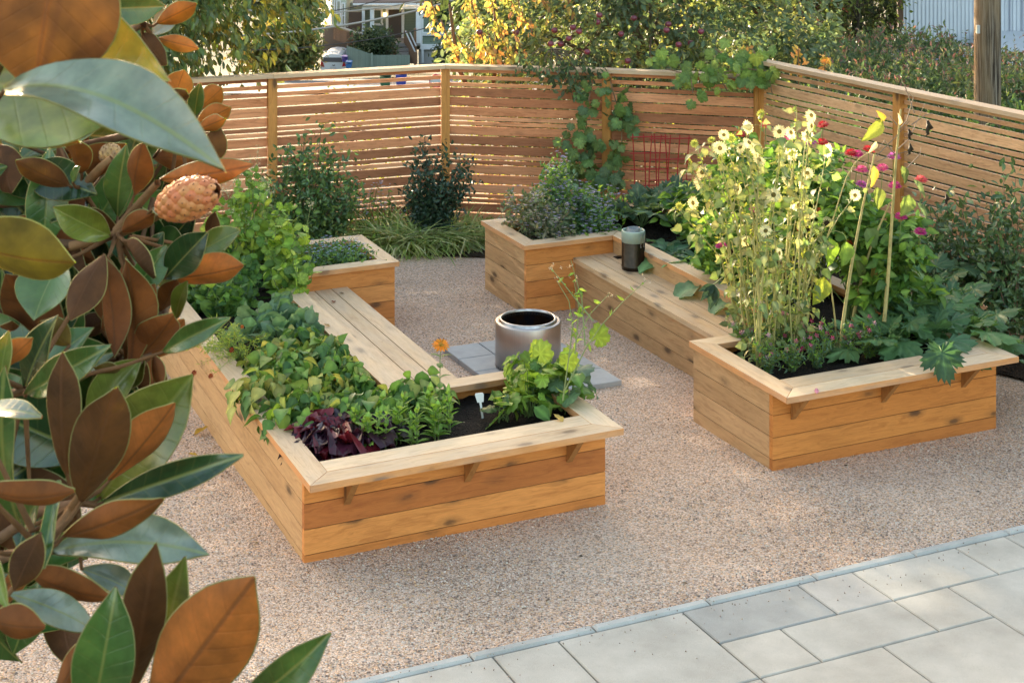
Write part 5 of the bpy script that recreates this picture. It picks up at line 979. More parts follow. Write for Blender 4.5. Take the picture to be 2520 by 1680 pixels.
for pts in (((1165,250),(1230,190),(1310,10)),((1160,280),(1100,200),(1075,240)),((1170,150),(1215,100),(1250,-20),(1205,-60)),((1200,360),(1285,270),(1290,235)),((1165,120),(1130,75)),((1060,280),(1160,180),(1230,100)),((1060,310),(1130,280),(1225,255)),((1240,120),(1310,70),(1350,60)),((985,60),(1050,90),(1120,140)),((1255,60),(1210,-70),(1190,-110))): mb.tube([at(*zz8(x,y),10.82) for x,y in pts],np.linspace(.005,.002,len(pts)),5,(.24,.17,.12))
mb.build('twigs',M_DRY,t)
mb=MB()
for (x0,y0,x1,y1) in ((1322,95,1328,195),(1225,140,1235,210),(1232,215,1230,290),(1418,475,1422,545)): 
    a,b=at(*zz8(x0,y0),10.8),at(*zz8(x1,y1),10.8); mb.inst(leaf_tpl(f_ovate,5,.5,.3,.15,W=.35,cols=2),[a],[b-a],[npa((.3,-1,0))],np.linalg.norm(b-a),cvar((.07,.05,.035),1))
mb.build('withered_leaves',M_DRY,t)
stalk([(930,1160),(985,900),(1040,720),(1130,520)],11.0,.013,'thick green yellow sunflower stalk between the two taller dried ones',[(1010,650,1060,760,1.,(.13,.19,.07)),(1050,840,1050,940,.8,YEL),(980,900,960,800,.6,GR_),(1045,1060,1045,1110,.8,YEL)])
stalk([(700,1130),(740,860),(820,660),(900,400),(960,300),(1040,250)],10.7,.006,'thin brown arching sunflower stem with a drooping dry head',[(1060,205,1020,270,.5,(.45,.42,.36)),(820,285,800,345,.4,(.4,.38,.2))])
stalk([(862,1300),(850,1150),(820,900)],10.7,.010,'short leaning green sunflower stalk behind the front rim',[(820,700,820,860,.7,YG[0]),(790,900,740,1060,.8,(.3,.36,.06))])
# ---- zinnias behind
ZN=[(362,168,'r'),(785,118,'r'),(782,208,'r'),(1020,245,'r'),(930,262,'r'),(675,650,'r'),(490,122,'k'),(985,348,'p'),(590,180,'p'),(960,268,'m'),(1090,340,'p'),(1185,590,'m'),(1285,668,'m'),(820,440,'v'),(985,425,'v'),(1155,430,'m'),(725,205,'v'),(1150,280,'v'),(262,740,'m'),(437,555,'m'),(920,728,'o'),(768,558,'o'),(1290,400,'k')]
CZ={'r':(.42,.02,.03),'k':(.60,.10,.12),'p':(.62,.10,.30),'m':(.48,.03,.22),'v':(.42,.10,.38),'o':(.34,.08,.02)}; NZ={'r':'red','k':'coral pink','p':'pink','m':'magenta','v':'mauve','o':'rust brown'}
zb=[thing('zinnia_bush',rw(u,v,.47),'leafy green zinnia bush %s'%l,'zinnia bush','zinnia bushes behind the sunflowers') for u,v,l in ((1.5,3.35,'at the back, behind the kale'),(1.45,2.3,'behind the sunflowers, middle'),(1.4,1.7,'behind the dried stalks'),(1.5,1.2,'above the zucchini leaves'),(1.15,2.2,'between the sunflowers and the kale'),(1.65,2.9,'nearest the raised fence'),(1.65,.9,'right of the dried stalks'),(1.62,1.75,'behind the tallest dried stalk'))]
zbm=[(MB(),MB()) for _ in zb]
for k,t in enumerate(zb):
    b=npa(t.location); n=900; h=[.45,1.05,1.1,.95,.50,1.0,.78,1.12][k]; cs=b+unit(rv(26))*npa((.36,.36,0))*rng.random((26,1))**.5+np.c_[np.zeros((26,2)),rng.uniform(.4,1,26)*h]
    P=np.repeat(cs,n//26,0)+rv(26*(n//26),.05); m_=len(P); zbm[k][0].inst(T_OVATE,P,rv(m_)*npa((1,1,.4)),rv(m_,.5)+npa((0,-.2,.6)),rng.uniform(.07,.14,m_),cvar(pick(LG+DG[:1],m_),m_))
    for q in cs: zbm[k][1].tube([b+rv(1,.03)[0]*npa((1,1,0)),(b+q)/2,q],[.005,.004,.002],4,(.14,.2,.06))
for (x,y,c_) in ZN:
    px,py=zz8(x,y); d_=[abs(px-(1260+FP*t.location[0]/t.location[1])) for t in zb]; k=int(np.argmin(d_)); t=zb[k]; Y=t.location[1]-.28; Y=min(Y,11.3) if c_ in 'mo' and y>500 else Y; c=at(px,py,Y)
    zbm[k][1].tube([c-npa((0,-.05,.22)),c-npa((0,-.01,.08)),c-npa((0,0,.005))],.0028,4,(.16,.22,.07)); mf=MB(); flower(mf,c,(rnd.uniform(-.3,.3),-.15,.95),.056 if c_ not in 'o' else .035,CZ[c_],16,(.25,.10,.03),.3,3,cup=-.05); o=mf.build('flower',M_PETAL,t); o['label']='%s zinnia flower'%NZ[c_]
for k,t in enumerate(zb): zbm[k][0].build('leaves',M_LEAF,t,smooth=True); zbm[k][1].build('stems',M_STEM,t)
# ---- front zucchini
for k,(x,y,n,L,lb) in enumerate(((2180,868,14,.33,'left, touching the pink flowers'),(2290,850,15,.35,'middle, with leaves hanging over the front rim'),(2390,832,13,.33,'right end, reaching over the mulch'),(2240,815,14,.34,'behind, below the zinnias'),(2330,775,13,.34,'at the back towards the raised fence'),(2290,730,12,.32,'highest, next to the fence shrubs'))):
    rosette('zucchini_plant','large dark green zucchini plant %s'%lb,'zucchini plant',s5(x,y),n,L,T_ZUC,[(.11,.22,.09),(.14,.26,.10),(.12,.23,.115)],(75,12),.95,'zucchini plants in the right planter',sx=1.1,droop=.12)
mb=MB(); zl=thing('zucchini_leaf',at(2320,905,9.9),'large spotted zucchini leaf drooping over the front rim of the right planter','leaf'); mb.inst(T_ZUC[0],[at(2318,868,9.95)],[at(2332,935,9.86)-at(2318,868,9.95)],[npa((0,-1,.35))],.30,cvar((.05,.11,.06),1)); mb.build('blade',M_LEAF,zl,smooth=True); mb=MB(); mb.tube([at(2318,868,9.95),at(2310,850,10.1),s5(2310,850)],.006,5,(.2,.28,.1)); mb.build('petiole',M_STEM,zl)
# pink godetia in front of the sunflower stems
gp=['far left in the corner','second from left','third from left, by the sunflower stems','centre, tallest','right of the centre','under the pale stalk','right of the pale stalk','beside the zucchini leaves','front left by the rim','front centre by the rim','front right by the rim']
for k,(x,y) in enumerate(((1825,858),(1865,882),(1900,868),(1945,870),(1995,862),(2035,878),(2085,880),(2140,878),(1890,915),(1950,912),(2010,905))):
    b=s5(x,y); rt=thing('pink_flower_plant',b,'low fine leafed plant with small pink flowers, %s'%gp[k],'flowering plant','low pink flowers in the right planter'); mb,mf,ms=MB(),MB(),MB()
    for s_ in range(22):
        e=b+npa((rnd.gauss(0,.07),rnd.gauss(0,.07),rnd.uniform(.10,.32 if k==3 else .24))); ms.tube([b+rv(1,.01)[0]*npa((1,1,0)),e],.0015,4,(.16,.2,.07)); t=rng.random(16)[:,None]; P=b*(1-t)+e*t; mb.inst(T_LANCE,P,rv(16)+UP*.6,rv(16),rng.uniform(.02,.045,16),cvar(pick(BG+LG,16),16))
        if s_%5==0: flower(mf,e,(rnd.uniform(-.5,.5),-.6,.5),.024,rnd.choice([(.60,.07,.22),(.66,.12,.30),(.5,.05,.16),(.6,.35,.5)]),5,(.5,.3,.3),.2,2,cup=.6)
    mb.build('leaves',M_LEAF,rt); mf.build('flowers',M_PETAL,rt); ms.build('stems',M_STEM,rt)
# ================================================================== FENCE PLANTS
def twiggy(name,label,cat,base,tips,n,size,cols,tpl=T_ELL2,mat=None,group=None,spread=.07,stemc=(.13,.09,.06),sw=.008,bare=.2):
    rt=thing(name,base,label,cat,group); mb,ms=MB(),MB(); base=npa(base)
    for tp in tips:
        tp=npa(tp); m_=(base+tp)/2+rv(1,.06)[0]; tt=np.linspace(0,1,7)[:,None]; P=(1-tt)**2*base+2*tt*(1-tt)*m_+tt*tt*tp; ms.tube(P,np.linspace(sw,sw*.3,7),5,stemc)
        nb=n//len(tips); k=rng.integers(0,6,nb); fr=rng.random(nb)[:,None]; Q=P[k]*(1-fr)+P[k+1]*fr; tpos=(k+fr[:,0])/6; keep=tpos>bare; Q=Q[keep]; Q=Q+rv(len(Q),spread); q=len(Q)
        mb.inst(tpl,Q,rv(q)+npa((0,0,.25)),rv(q,.6)+npa((0,-.4,.5)),size*rng.uniform(.6,1.2,q),cvar(pick(cols,q),q))
    mb.build('leaves',mat or M_GLOSSLEAF,rt); ms.build('stems',M_BARK,rt); return rt
SH=[(.06,.12,.045),(.08,.15,.05),(.12,.20,.05)]
b=npa((-1.95,14.85,0)); tp=[at(x,y,14.9+rnd.uniform(-.2,.2)) for x,y in ((790,315),(750,340),(820,360),(700,370),(760,390),(840,400),(870,450),(890,470),(680,430),(650,440),(720,440),(800,440),(860,500),(690,490),(780,500),(830,520),(740,520),(770,450),(715,410),(650,480),(840,460),(700,540))]
twiggy('holly_shrub','dark green bushy shrub in front of the fence, left of the corner post','shrub',b,tp,5200,.07,SH,spread=.065)
b=npa((-.85,15.5,0)); tp=[at(x,y,15.5+rnd.uniform(-.2,.2)) for x,y in ((1045,330),(1030,370),(1070,380),(1010,410),(1100,370),(1150,390),(1165,430),(1120,440),(1060,430),(1020,450),(1000,480),(1085,480),(1045,500),(1110,510),(1030,540),(1080,550),(1130,475),(1095,420),(1010,500),(1140,460))]
twiggy('holly_shrub','very dark narrow shrub with small leaves growing around the fence corner post','shrub',b,tp,4400,.062,[(.03,.06,.04),(.04,.08,.045),(.035,.065,.035)],spread=.055)
# right-hand shrubs at the raised fence
RS=[(.065,.125,.055),(.085,.15,.06),(.11,.17,.07)]
for k,(bx,by,tips_,lb) in enumerate((((2480),(880),((2470,425),(2440,470),(2500,440),(2515,500),(2460,520),(2420,540),(2500,560),(2440,600),(2480,640),(2510,620),(2450,680),(2515,700),(2400,500),(2490,760),(2520,560),(2430,560)),'large dark leafed shrub at the right edge in front of the raised fence'),((2370),(840),((2330,480),(2370,500),(2390,540),(2340,540),(2300,520),(2360,590),(2400,620),(2320,600),(2380,660),(2340,640),(2290,560),(2420,600)),'dark leafed shrub between the zucchini and the large right shrub'),((2290),(800),((2255,540),(2290,520),(2320,560),(2280,600),(2310,640),(2260,610),(2300,680)),'small dark shrub behind the magenta zinnias'),((2560),(840),((2540,500),(2560,560),(2535,620),(2550,700),(2530,780)),'dark shrub cut by the right edge of the view'))):
    b=gnd(bx,by); Yb=b[1]; twiggy('blueberry_shrub',lb,'shrub',b,[at(x,y,Yb+rnd.uniform(-.2,.25)) for x,y in tips_],len(tips_)*140,.08,RS,T_ELL2,M_GLOSSLEAF,'dark shrubs along the raised fence',.09,(.2,.12,.09),.007,.30)
# grape vines
def vine(name,label,paths,cols,per,size):
    p0=at(*paths[0][0][:2],paths[0][0][2]); rt=thing(name,p0,label,'grape vine'); mb,ms=MB(),MB()
    for pts in paths:
        P=[at(x,y,Y) for x,y,Y in pts]; ms.tube(P,.006,5,(.2,.13,.08))
        for i in range(len(P)-1):
            L=np.linalg.norm(P[i+1]-P[i]); nn=max(2,int(L*per)); t=rng.random(nn)[:,None]; Q=P[i]*(1-t)+P[i+1]*t; q=Q+rv(nn,.06)*npa((1.3,.6,1.)); q[:,1]-=abs(rng.normal(.03,.03,nn))
            for a_,b_ in zip(Q,q): ms.tube([a_,b_],.0015,3,(.25,.25,.1))
            for h_ in (0,1): s_=slice(h_,None,2); m_=len(q[s_]); mb.inst(T_GRAPE[h_],q[s_],rv(m_,.5)+npa((0,-.25,-.7)),rv(m_,.35)+npa((0,-.9,.35)),size*rng.uniform(.55,1.15,m_),cvar(pick(cols,m_),m_,.15))
    mb.build('leaves',M_LEAF,rt,smooth=True); ms.build('stems',M_BARK,rt); return rt
GC=[(.13,.22,.07),(.17,.26,.075),(.11,.19,.08)]
vine('grape_vine','grape vine climbing the fence post behind the asters',[[(1440,500,15.75),(1420,430,15.95),(1450,350,15.95),(1440,280,15.95),(1460,200,15.95)],[(1440,480,15.8),(1500,420,15.9),(1530,350,15.95),(1530,300,15.95),(1510,230,15.95),(1500,195,15.95)],[(1420,430,15.8),(1385,380,15.9)],[(1430,480,15.7),(1470,450,15.75),(1520,445,15.75)],[(1400,440,15.8),(1380,420,15.85)],[(1420,330,15.95),(1430,290,15.95)]],GC,42,.15)
vine('grape_vine','grape vine sprawling over the cap rail where the two fences meet',[[(1640,170,15.7),(1700,185,15.55),(1760,180,15.5),(1840,170,15.5),(1890,175,15.4),(1900,230,15.4)],[(1700,190,15.5),(1705,230,15.45)],[(1760,120,15.9),(1800,150,15.8),(1850,140,15.7),(1880,150,15.6)],[(1770,190,15.5),(1790,225,15.45)],[(1820,190,15.5),(1840,220,15.45)],[(1600,140,15.9),(1660,160,15.75)],[(1850,120,15.9),(1880,165,15.5)]],[(.20,.30,.08),(.26,.36,.08),(.14,.24,.07)],34,.15)
# ornamental grass tufts and ground cover along the back fence
mg_=['leftmost, behind the small box','second from left','third from left','in the middle of the row','right of the middle','near the dark shrub','below the fence corner post','left of the right planter','touching the right planter','behind the row, left','behind the row, right']
for k,(x,y,s_) in enumerate(((905,598,1.),(940,608,1.1),(975,613,1.2),(1015,613,1.25),(1055,611,1.2),(1095,608,1.1),(1130,606,1.1),(1160,601,1.0),(1185,596,.9),(960,585,1.),(1090,583,1.))):
    b=gnd(x,y); rt=thing('grass_tuft',b,'arching variegated grass tuft %s'%mg_[k],'grass tuft','grass tufts along the back fence'); mb=MB(); n=300; a=rng.uniform(0,2*pi,n); e=rng.uniform(.45,1.45,n); D=np.c_[cos_(a)*cos_(e),sin_(a)*cos_(e)-.15,sin_(e)]; N=np.c_[-cos_(a)*.6,-sin_(a)*.6,np.ones(n)]; mb.inst(T_BLADE,b+rv(n)*npa((.06,.06,0)),D,N,rng.uniform(.26,.44,n)*s_,cvar(pick([(.46,.50,.22),(.32,.40,.13),(.62,.62,.38),(.22,.32,.09)],n),n,.15),sx=1.1); mb.build('blades',M_LEAF,rt)
mb=MB(); n=4200; u=rng.random(n); X=-5.5+u*7.2; Yb=np.where(X<-.7,14.55+ (X+2.46)*.3775+.75,16.2-.1)-rng.uniform(.08,.6,n); P=np.c_[X,Yb,gz(13)+.0-.0205*(Yb-13)+rng.uniform(0,.16,n)]; mb.inst(T_ELL2,P,rv(n)+UP*.3,rv(n,.6)+UP*.6,rng.uniform(.03,.07,n),cvar(pick([(.30,.32,.07),(.16,.24,.06),(.10,.16,.05),(.40,.34,.08)],n),n)); tag(mb.build('ground_cover',M_LEAF),'low yellow green ground cover along the foot of the back fence','ground cover',kind='stuff')
mb=MB(); 
for k,(x,y,h) in enumerate(((870,505,0),)): pass
wh=thing('blue_flower_clump',gnd(880,600),'loose clump of tiny blue flowers behind the small back box','flower clump'); mb,mf=MB(),MB()
for s_ in range(60):
    b=gnd(rnd.uniform(820,960),rnd.uniform(590,605)); e=b+npa((rnd.gauss(0,.08),rnd.gauss(0,.05),rnd.uniform(.3,.62))); mb.tube([b,(b+e)/2,e],.002,4,(.16,.2,.08)); n=8; t=rng.random(n)[:,None]; mb.inst(T_LANCE,b*(1-t)+e*t,rv(n),rv(n),.05,cvar(pick(LG,n),n))
    for q in range(3): mf.inst(T_PETAL,np.repeat([e+rv(1,.02)[0]],5,0),[sph(a*1.257,.2) for a in range(5)],np.repeat([npa((0,-.7,.6))],5,0),.013,cvar((.42,.46,.66),5,.1))
mb.build('stems',M_LEAF,wh); mf.build('flowers',M_PETAL,wh)
# ---- fallen leaves
for k,(x,y,z,c_,s_,lb) in enumerate(((846,722,.4375,(.16,.12,.08),.045,'small curled grey brown leaf at the far end of the left bench'),(824,742,.4375,(.22,.05,.03),.05,'curled red brown leaf on the middle board of the left bench'),(813,802,.5955,(.45,.30,.16),.05,'curled tan leaf on the sunlit rim beside the left bench'),(1386,1037,.5955,(.60,.44,.14),.075,'dry yellow leaf on the front rim below the radish leaves'),(1148,1040,.476,(.55,.42,.30),.04,'small pale dry leaf on the bare soil beside the plant marker'),(2010,968,.5955,(.62,.28,.42),.05,'pink fallen petal on the front rim of the right planter'),(478,1072,None,(.45,.28,.04),.10,'yellow fallen leaf on the gravel left of the planter'),(487,1123,None,(.5,.36,.08),.06,'small yellow leaf on the gravel below the larger yellow one'),(1344,1599,None,(.2,.12,.06),.03,'tiny brown leaf on the gravel near the kerb'),(1765,1580,None,(.28,.18,.1),.05,'small brown leaf in a joint of the patio'))):
    p=atz(x,y,z) if z else gnd(x,y)+npa((0,0,.008)); t=tag(MB().build('fallen_leaf',M_LEAF) if 0 else None or bpy.data.objects.new('tmp',None),None) if 0 else None
    mb=MB(); mb.inst(leaf_tpl(f_ovate,6,.28,-.25,.05,W=.6,cols=2),[p],[sph(rnd.uniform(0,6),.1)],[UP],s_,c_,); o=mb.build('fallen_leaf',M_LEAF); tag(o,lb,'leaf','fallen leaves')
# ================================================================== MAGNOLIA IN THE FOREGROUND
def mag_mat(name, rough, coat, tr, tint, vein, dark):
    m=NT(name); c=m.attr('bc').outputs['Color']; g=m.attr('gc').outputs['Vector']; sx=m.n('SeparateXYZ'); m.l(g,sx.inputs[0]); ax=m.math('ABSOLUTE',sx.outputs[0])
    vy=m.math('FRACT',m.math('MULTIPLY',m.math('SUBTRACT',sx.outputs[1],m.math('MULTIPLY',ax,.75)),9.)); vl=m.ramp(vy,[(0,(1,1,1)),(.06,(.3,.3,.3)),(.14,(0,0,0)),(.93,(0,0,0)),(1,(1,1,1))])
    n1=m.noise(m.n('TexCoord').outputs['Object'],28,5,.6); n3=m.noise(m.n('TexCoord').outputs['Object'],9,3,.5)
    col=m.mix(1.,c,m.ramp(n1,[(.3,(.68,.68,.66)),(.7,(1.25,1.22,1.2))]),'MULTIPLY'); col=m.mix(.7,col,m.ramp(n3,[(.35,(.58,.62,.64)),(.65,(1.28,1.18,1.08))]),'MULTIPLY')
    col=m.mix(m.math('MULTIPLY',vl,.09),col,vein); mid=m.ramp(ax,[(.006,(1,1,1)),(.014,(0,0,0))]); col=m.mix(m.math('MULTIPLY',mid,.6),col,vein)
    m.set(col=col,rough=rough,spec=.45); m.b.inputs['Coat Weight'].default_value=coat; m.b.inputs['Coat Roughness'].default_value=.22
    m.bump(m.math('ADD',m.math('MULTIPLY',vl,-.5),m.math('ADD',m.math('MULTIPLY',n1,.5),m.math('MULTIPLY',mid,-.8))),.35,.003)
    t=m.n('BsdfTranslucent'); m.l(m.mix(1.,col,tint,'MULTIPLY'),t.inputs[0]); mx=m.n('MixShader'); mx.inputs[0].default_value=tr; m.l(m.b.outputs[0],mx.inputs[1]); m.l(t.outputs[0],mx.inputs[2]); m.l(mx.outputs[0],m.out.inputs[0]); return m.m
M_MT=mag_mat('magnolia leaf upper side',.26,1.,.30,(1.9,1.7,.5),(.30,.36,.10),0)
M_MB=mag_mat('magnolia leaf rusty underside',.75,0,.34,(1.7,1.2,.6),(.16,.07,.03),0)
M_MR=leaf_mat('magnolia leaf margin',.5,.3,.3)
MG=MB(); MS=MB()
def f_mag(t): return max(sin(pi*t**1.12),0)**.72*(1 if t<.8 else 1-.35*((t-.8)/.2)**1.5) if 0<t<1 else 0
def mleaf(p0,p1,w,N,ctop,cbot,curl=.25,fold=.14,wave=.02,twist=0.):
    p0=npa(p0);p1=npa(p1);L=np.linalg.norm(p1-p0);D=(p1-p0)/L;N=unit(npa(N));X=unit(np.cross(D,N));Z=np.cross(X,D);n=14;m=3
    TV=[];G=[]
    ph=rnd.random()*6
    for i in range(n+1):
        t=i/n;hw=f_mag(t)*w/2 if 0<i<n else .0015
        for j in range(-m,m+1):
            s_=j/m; z=curl*L*4*t*(1-t)*.35+fold*abs(s_)**1.5*hw*2+wave*L*sin(t*9+ph+s_*1.5)*abs(s_)**2; tw=twist*t; x=s_*hw; xr=x*cos(tw)-z*0; zr=z+x*sin(tw)
            TV.append(p0+D*L*t+X*xr+Z*zr); G.append((s_*hw/L,t,0))
    TV=npa(TV);G=npa(G);k=2*m+1;F=[(i*k+j,i*k+j+1,(i+1)*k+j+1,(i+1)*k+j) for i in range(n) for j in range(2*m)]
    th=.0007; MG.add(TV+Z*th,F,ctop,G,0); MG.add(TV-Z*th,[f[::-1] for f in F],cbot,G,1)
    for sgn,j in ((-1,0),(1,2*m)):
        V=[];
        for i in range(n+1):
            e=TV[i*k+j]; o=X*sgn*.0008*(1 if 0<i<n else .3)*min(1+L*3,2.); V+=[e+Z*th*1.2,e+o,e-Z*th*1.2]
        MG.add(V,[(i*3,i*3+1,i*3+4,i*3+3) for i in range(n)]+[(i*3+1,i*3+2,i*3+5,i*3+4) for i in range(n)],(.34,.32,.12),None,2)
z4=lambda x,y:(x/1.96,y/1.96); z5=lambda x,y:(x*.5738,780+y*.5738)
GT={'T':(.075,.19,.045),'Y':(.20,.30,.05),'D':(.025,.08,.025),'P':(.24,.34,.26),'L':(.14,.27,.06)}  # P has sky sheen, Y sunlight, put into the leaf colour
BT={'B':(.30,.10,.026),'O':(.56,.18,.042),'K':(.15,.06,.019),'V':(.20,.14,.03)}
# (frame, base, tip, width, kind, distance, curl)   kinds: T Y D P L = upper side seen; B O K V = rusty underside seen
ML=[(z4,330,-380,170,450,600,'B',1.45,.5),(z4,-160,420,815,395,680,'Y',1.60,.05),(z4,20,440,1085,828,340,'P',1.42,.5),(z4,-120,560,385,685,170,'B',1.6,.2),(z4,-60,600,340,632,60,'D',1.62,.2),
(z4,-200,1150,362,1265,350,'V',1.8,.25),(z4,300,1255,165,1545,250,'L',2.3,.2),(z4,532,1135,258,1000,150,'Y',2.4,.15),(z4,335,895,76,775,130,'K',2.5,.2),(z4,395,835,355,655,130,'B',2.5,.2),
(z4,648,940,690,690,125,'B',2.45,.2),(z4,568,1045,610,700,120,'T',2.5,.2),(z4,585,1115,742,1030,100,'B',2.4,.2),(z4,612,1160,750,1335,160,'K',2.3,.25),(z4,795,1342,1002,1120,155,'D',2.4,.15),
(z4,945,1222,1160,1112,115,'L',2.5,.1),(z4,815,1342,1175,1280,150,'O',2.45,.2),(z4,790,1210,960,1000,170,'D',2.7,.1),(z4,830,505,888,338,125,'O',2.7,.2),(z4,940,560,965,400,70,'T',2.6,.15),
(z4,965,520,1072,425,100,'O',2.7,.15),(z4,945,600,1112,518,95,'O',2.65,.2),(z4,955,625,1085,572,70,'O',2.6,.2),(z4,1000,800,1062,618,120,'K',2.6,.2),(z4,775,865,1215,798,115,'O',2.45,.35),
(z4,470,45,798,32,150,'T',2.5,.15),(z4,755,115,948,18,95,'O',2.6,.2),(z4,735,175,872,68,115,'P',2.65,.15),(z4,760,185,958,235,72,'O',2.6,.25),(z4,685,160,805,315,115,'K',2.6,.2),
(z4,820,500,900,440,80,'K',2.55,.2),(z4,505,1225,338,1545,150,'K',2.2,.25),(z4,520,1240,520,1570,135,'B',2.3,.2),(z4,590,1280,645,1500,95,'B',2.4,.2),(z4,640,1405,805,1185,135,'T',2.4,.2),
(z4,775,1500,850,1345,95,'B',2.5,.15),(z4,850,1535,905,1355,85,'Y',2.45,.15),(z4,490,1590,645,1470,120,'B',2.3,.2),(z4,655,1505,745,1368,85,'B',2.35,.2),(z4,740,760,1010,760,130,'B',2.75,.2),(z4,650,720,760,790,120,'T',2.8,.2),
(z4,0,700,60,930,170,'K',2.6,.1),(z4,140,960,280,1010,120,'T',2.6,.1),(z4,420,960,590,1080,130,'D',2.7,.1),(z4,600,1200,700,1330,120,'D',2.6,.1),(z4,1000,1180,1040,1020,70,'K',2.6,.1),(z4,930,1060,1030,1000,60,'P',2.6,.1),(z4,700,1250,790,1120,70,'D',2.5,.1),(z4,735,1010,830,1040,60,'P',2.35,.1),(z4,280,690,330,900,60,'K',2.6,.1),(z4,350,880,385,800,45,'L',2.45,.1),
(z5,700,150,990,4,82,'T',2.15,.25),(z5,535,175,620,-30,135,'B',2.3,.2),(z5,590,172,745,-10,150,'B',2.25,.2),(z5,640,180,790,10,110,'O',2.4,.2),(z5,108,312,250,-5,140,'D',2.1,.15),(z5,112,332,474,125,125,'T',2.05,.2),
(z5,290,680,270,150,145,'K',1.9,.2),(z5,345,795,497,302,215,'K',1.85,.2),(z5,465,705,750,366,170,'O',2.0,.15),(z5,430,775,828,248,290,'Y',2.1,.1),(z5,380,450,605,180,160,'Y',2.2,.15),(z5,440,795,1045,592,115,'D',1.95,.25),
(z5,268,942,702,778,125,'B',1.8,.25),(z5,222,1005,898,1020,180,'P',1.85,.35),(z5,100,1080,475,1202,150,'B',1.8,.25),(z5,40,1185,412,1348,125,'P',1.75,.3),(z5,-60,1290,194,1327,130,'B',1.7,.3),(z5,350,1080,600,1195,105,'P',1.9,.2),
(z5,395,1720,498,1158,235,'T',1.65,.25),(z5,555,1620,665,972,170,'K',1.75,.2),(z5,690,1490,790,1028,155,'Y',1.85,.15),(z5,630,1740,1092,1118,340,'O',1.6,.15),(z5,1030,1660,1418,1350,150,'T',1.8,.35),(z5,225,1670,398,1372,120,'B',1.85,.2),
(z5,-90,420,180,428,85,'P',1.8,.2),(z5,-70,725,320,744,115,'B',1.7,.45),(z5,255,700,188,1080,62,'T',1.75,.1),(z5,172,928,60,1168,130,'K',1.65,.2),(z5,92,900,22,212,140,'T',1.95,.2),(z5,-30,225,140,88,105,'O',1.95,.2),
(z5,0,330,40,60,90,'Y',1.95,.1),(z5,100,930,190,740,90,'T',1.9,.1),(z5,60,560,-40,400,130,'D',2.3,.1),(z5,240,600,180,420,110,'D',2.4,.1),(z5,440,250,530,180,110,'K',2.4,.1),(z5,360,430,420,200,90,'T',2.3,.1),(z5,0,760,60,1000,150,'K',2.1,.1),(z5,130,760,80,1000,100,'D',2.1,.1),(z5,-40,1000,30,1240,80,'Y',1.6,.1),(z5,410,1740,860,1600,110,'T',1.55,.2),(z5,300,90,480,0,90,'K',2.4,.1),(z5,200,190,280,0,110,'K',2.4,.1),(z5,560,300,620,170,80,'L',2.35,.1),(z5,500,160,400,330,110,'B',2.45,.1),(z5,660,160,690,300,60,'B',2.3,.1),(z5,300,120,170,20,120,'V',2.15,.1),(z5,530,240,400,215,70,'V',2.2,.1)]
nodes=[(286,577,2.45),(199,464,2.55),(189,1239,1.95),(103,1354,1.8),(287,1790,1.7),(440,290,2.7),(352,60,2.6),(-40,250,1.6),(320,885,2.35),(60,960,2.1),(-60,620,1.9)]
NP=npa([at(*q) for q in nodes])
rnd.seed(11)
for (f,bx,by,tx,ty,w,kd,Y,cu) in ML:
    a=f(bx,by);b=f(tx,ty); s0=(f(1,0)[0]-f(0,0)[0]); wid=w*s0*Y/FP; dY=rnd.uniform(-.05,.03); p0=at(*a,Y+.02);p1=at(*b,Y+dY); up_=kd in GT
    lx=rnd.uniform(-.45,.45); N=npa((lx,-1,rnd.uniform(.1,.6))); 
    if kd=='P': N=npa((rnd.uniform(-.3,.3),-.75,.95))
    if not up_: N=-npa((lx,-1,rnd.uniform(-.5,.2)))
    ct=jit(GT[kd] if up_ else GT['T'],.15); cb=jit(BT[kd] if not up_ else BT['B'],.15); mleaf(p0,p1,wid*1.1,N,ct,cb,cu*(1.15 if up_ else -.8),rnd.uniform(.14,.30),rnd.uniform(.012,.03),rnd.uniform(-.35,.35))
    i=int(np.argmin(np.linalg.norm(NP-p0,axis=1))); MS.tube([NP[i]*.85+p0*.15,(p0*.7+NP[i]*.3)+npa((0,0,-.004)),p0,p0+(p1-p0)*.05],[.004,.0028,.0022,.0018],6,(.16,.08,.035))
# inner leaves that fill the crown behind the ones picked out above
def xmax(y): return np.interp(y,[0,300,420,640,800,900,1000,1150,1300,1450,1520,1560,1700],[395,430,470,470,420,380,300,250,190,160,60,-50,-50])
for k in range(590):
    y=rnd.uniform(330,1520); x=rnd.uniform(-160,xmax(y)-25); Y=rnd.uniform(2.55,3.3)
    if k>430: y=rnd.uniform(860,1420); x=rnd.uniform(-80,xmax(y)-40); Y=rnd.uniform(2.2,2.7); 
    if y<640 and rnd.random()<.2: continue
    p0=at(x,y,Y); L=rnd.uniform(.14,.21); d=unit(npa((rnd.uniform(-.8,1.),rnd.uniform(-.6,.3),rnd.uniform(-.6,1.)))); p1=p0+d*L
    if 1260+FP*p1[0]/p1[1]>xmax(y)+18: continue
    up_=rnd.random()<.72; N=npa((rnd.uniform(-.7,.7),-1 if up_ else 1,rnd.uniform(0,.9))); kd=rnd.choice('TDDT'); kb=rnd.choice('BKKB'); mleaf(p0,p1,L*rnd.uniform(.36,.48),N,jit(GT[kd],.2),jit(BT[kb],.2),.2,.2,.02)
    if k%3==0: q=NP[int(np.argmin(np.linalg.norm(NP-p0,axis=1)))]; MS.tube([q+npa((0,.25,0)),(q+p0)/2+npa((0,.15,-.03)),p0],[.005,.004,.0025],5,(.15,.085,.045))
mag=thing('magnolia_tree',(-1.75,2.9,.2),'magnolia tree with big glossy green and rusty brown leaves filling the left foreground','magnolia tree')
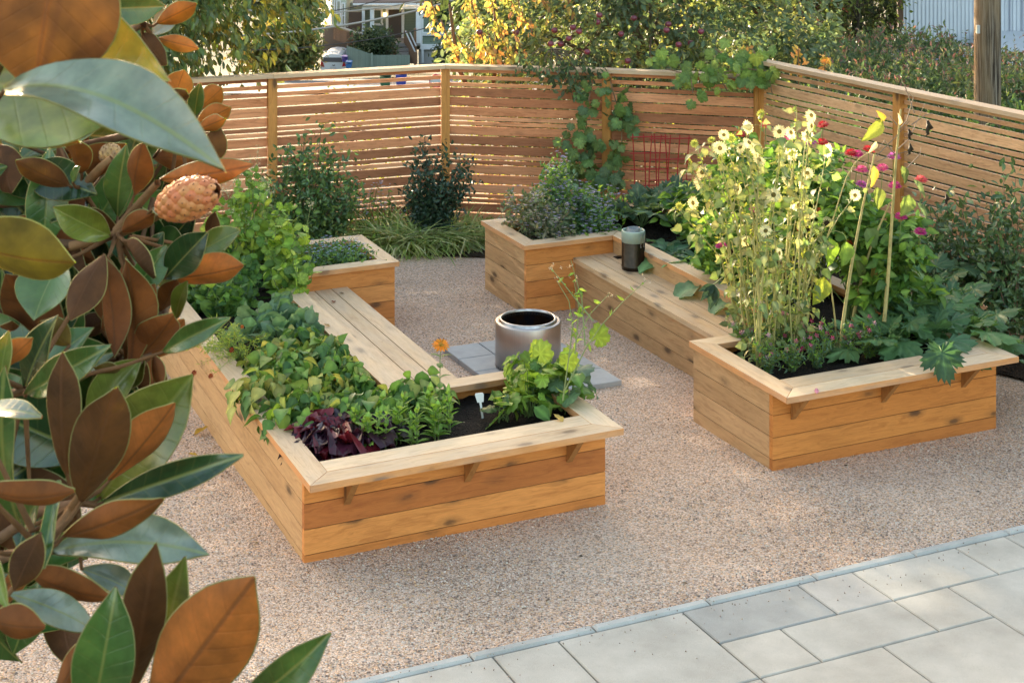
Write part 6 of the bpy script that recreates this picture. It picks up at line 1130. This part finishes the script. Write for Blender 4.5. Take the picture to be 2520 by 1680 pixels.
tr_=[(-1.75,2.9,.15),(-1.7,2.9,1.2),(-1.62,2.85,2.3),(-1.5,2.8,3.3),(-1.4,2.75,4.3),(-1.3,2.7,5.2)]
MS.tube(tr_,[.07,.065,.055,.045,.035,.02],12,(.16,.11,.075))
for i,q in enumerate(NP): 
    j=min(max(int((q[2]-.4)/1.0),1),4); s_=npa(tr_[j]); m_=(s_+q)/2+npa((0,.08,.0)); MS.tube([s_,m_,q+npa((-.06,.05,-.03)),q],[.012,.009,.007,.006],8,(.17,.10,.06))
for pts in (((173,607,2.45),(286,577,2.45),(357,551,2.42),(393,530,2.4)),((286,570,2.45),(326,520,2.45),(388,450,2.4)),((199,464,2.55),(250,410,2.5),(275,390,2.5)),((165,1270,1.95),(189,1235,1.9),(205,1200,1.9)),((103,1354,1.8),(150,1290,1.9),(189,1239,1.92))):
    MS.tube([at(*q) for q in pts],[.008,.007,.006,.005][:len(pts)],8,(.24,.13,.06))
MG.build('foliage',[M_MT,M_MB,M_MR],mag,smooth=True); MS.build('branches',M_BARK,mag,smooth=True)
def cone(a,b,r,cols,n=95):
    a=npa(a);b=npa(b);ax=b-a;L=np.linalg.norm(ax);ax/=L;u=unit(np.cross(ax,npa((0,0,1.))));v=np.cross(ax,u);mb=MB();th=np.arange(12)*2*pi/12
    for i in range(n):
        t=(i+.5)/n; ang=i*2.39996; rr=r*sqrt(max(1-(2*t-1)**2*.86,.05)); d=cos(ang)*u+sin(ang)*v; c=a+ax*L*t+d*rr*.86; nrm=unit(d+ax*(2*t-1)*.7); T=unit(np.cross(nrm,ax)); B=unit(np.cross(T,nrm)); s_=r*.30*(.65+.5*sin(pi*t)); V=[];F=[]
        for (q,h) in ((1.,-.10),(.85,.25),(.5,.52),(.15,.62)): V+=[c+(cos(w)*T*1.0+sin(w)*B*1.25)*s_*q+nrm*s_*h for w in th]
        F=[(p*12+j,p*12+(j+1)%12,(p+1)*12+(j+1)%12,(p+1)*12+j) for p in range(3) for j in range(12)]; V.append(c+nrm*s_*.64+B*s_*.1); F+=[(36+j,36+(j+1)%12,48) for j in range(12)]
        cc=np.tile(npa(jit(rnd.choice(cols),.1)),(49,1)); cc[48]=(.06,.02,.015); cc[:12]*=.55; mb.add(V,F,cc)
        mb.tube([c+nrm*s_*.6,c+nrm*s_*.95+ax*s_*.25],[.0009,.0003],4,(.07,.02,.015))
    V=[];F=[];nn=10
    for i in range(nn+1):
        t=i/nn; rr=r*.9*sqrt(max(1-(2*t-1)**2*.95,.02)); V+=[a+ax*L*t+(cos(w)*u+sin(w)*v)*rr for w in th]
    F=[(i*12+j,i*12+(j+1)%12,(i+1)*12+(j+1)%12,(i+1)*12+j) for i in range(nn) for j in range(12)]; mb.add(V,F,(.35,.12,.06)); return mb
CC=[(.62,.21,.075),(.64,.26,.09),(.60,.18,.07)]
o=cone(at(*z4(775,1005),2.33),at(*z4(1040,915),2.30),.031,CC).build('seed_cone',bcmat('magnolia seed cone',.5,.4,0,.15,60,.3),mag,smooth=True)
o=cone(at(*z4(540,790),2.6),at(*z4(525,700),2.6),.018,[(.5,.3,.12),(.42,.25,.12)],60).build('seed_cone',bcmat('magnolia seed cone small',.6,.3,0,.15,60,.3),mag,smooth=True)

# ---- small litter on the gravel
mb=MB(); n=150; P=npa([gnd(rnd.uniform(380,2500),rnd.uniform(640,1500)) for _ in range(n)]); P[:,2]+=.006
mb.inst(leaf_tpl(f_ovate,3,.2,-.2,.05,W=.5),P,np.c_[rv(n)[:,:2],np.zeros(n)],np.c_[rv(n,.3)[:,:2],np.ones(n)],rng.uniform(.010,.03,n),cvar(pick([(.12,.07,.035),(.3,.2,.08),(.05,.035,.025),(.2,.17,.08)],n),n)); tag(mb.build('leaf_litter',M_LEAF),'small dry leaf bits scattered over the gravel','leaf litter',kind='stuff')
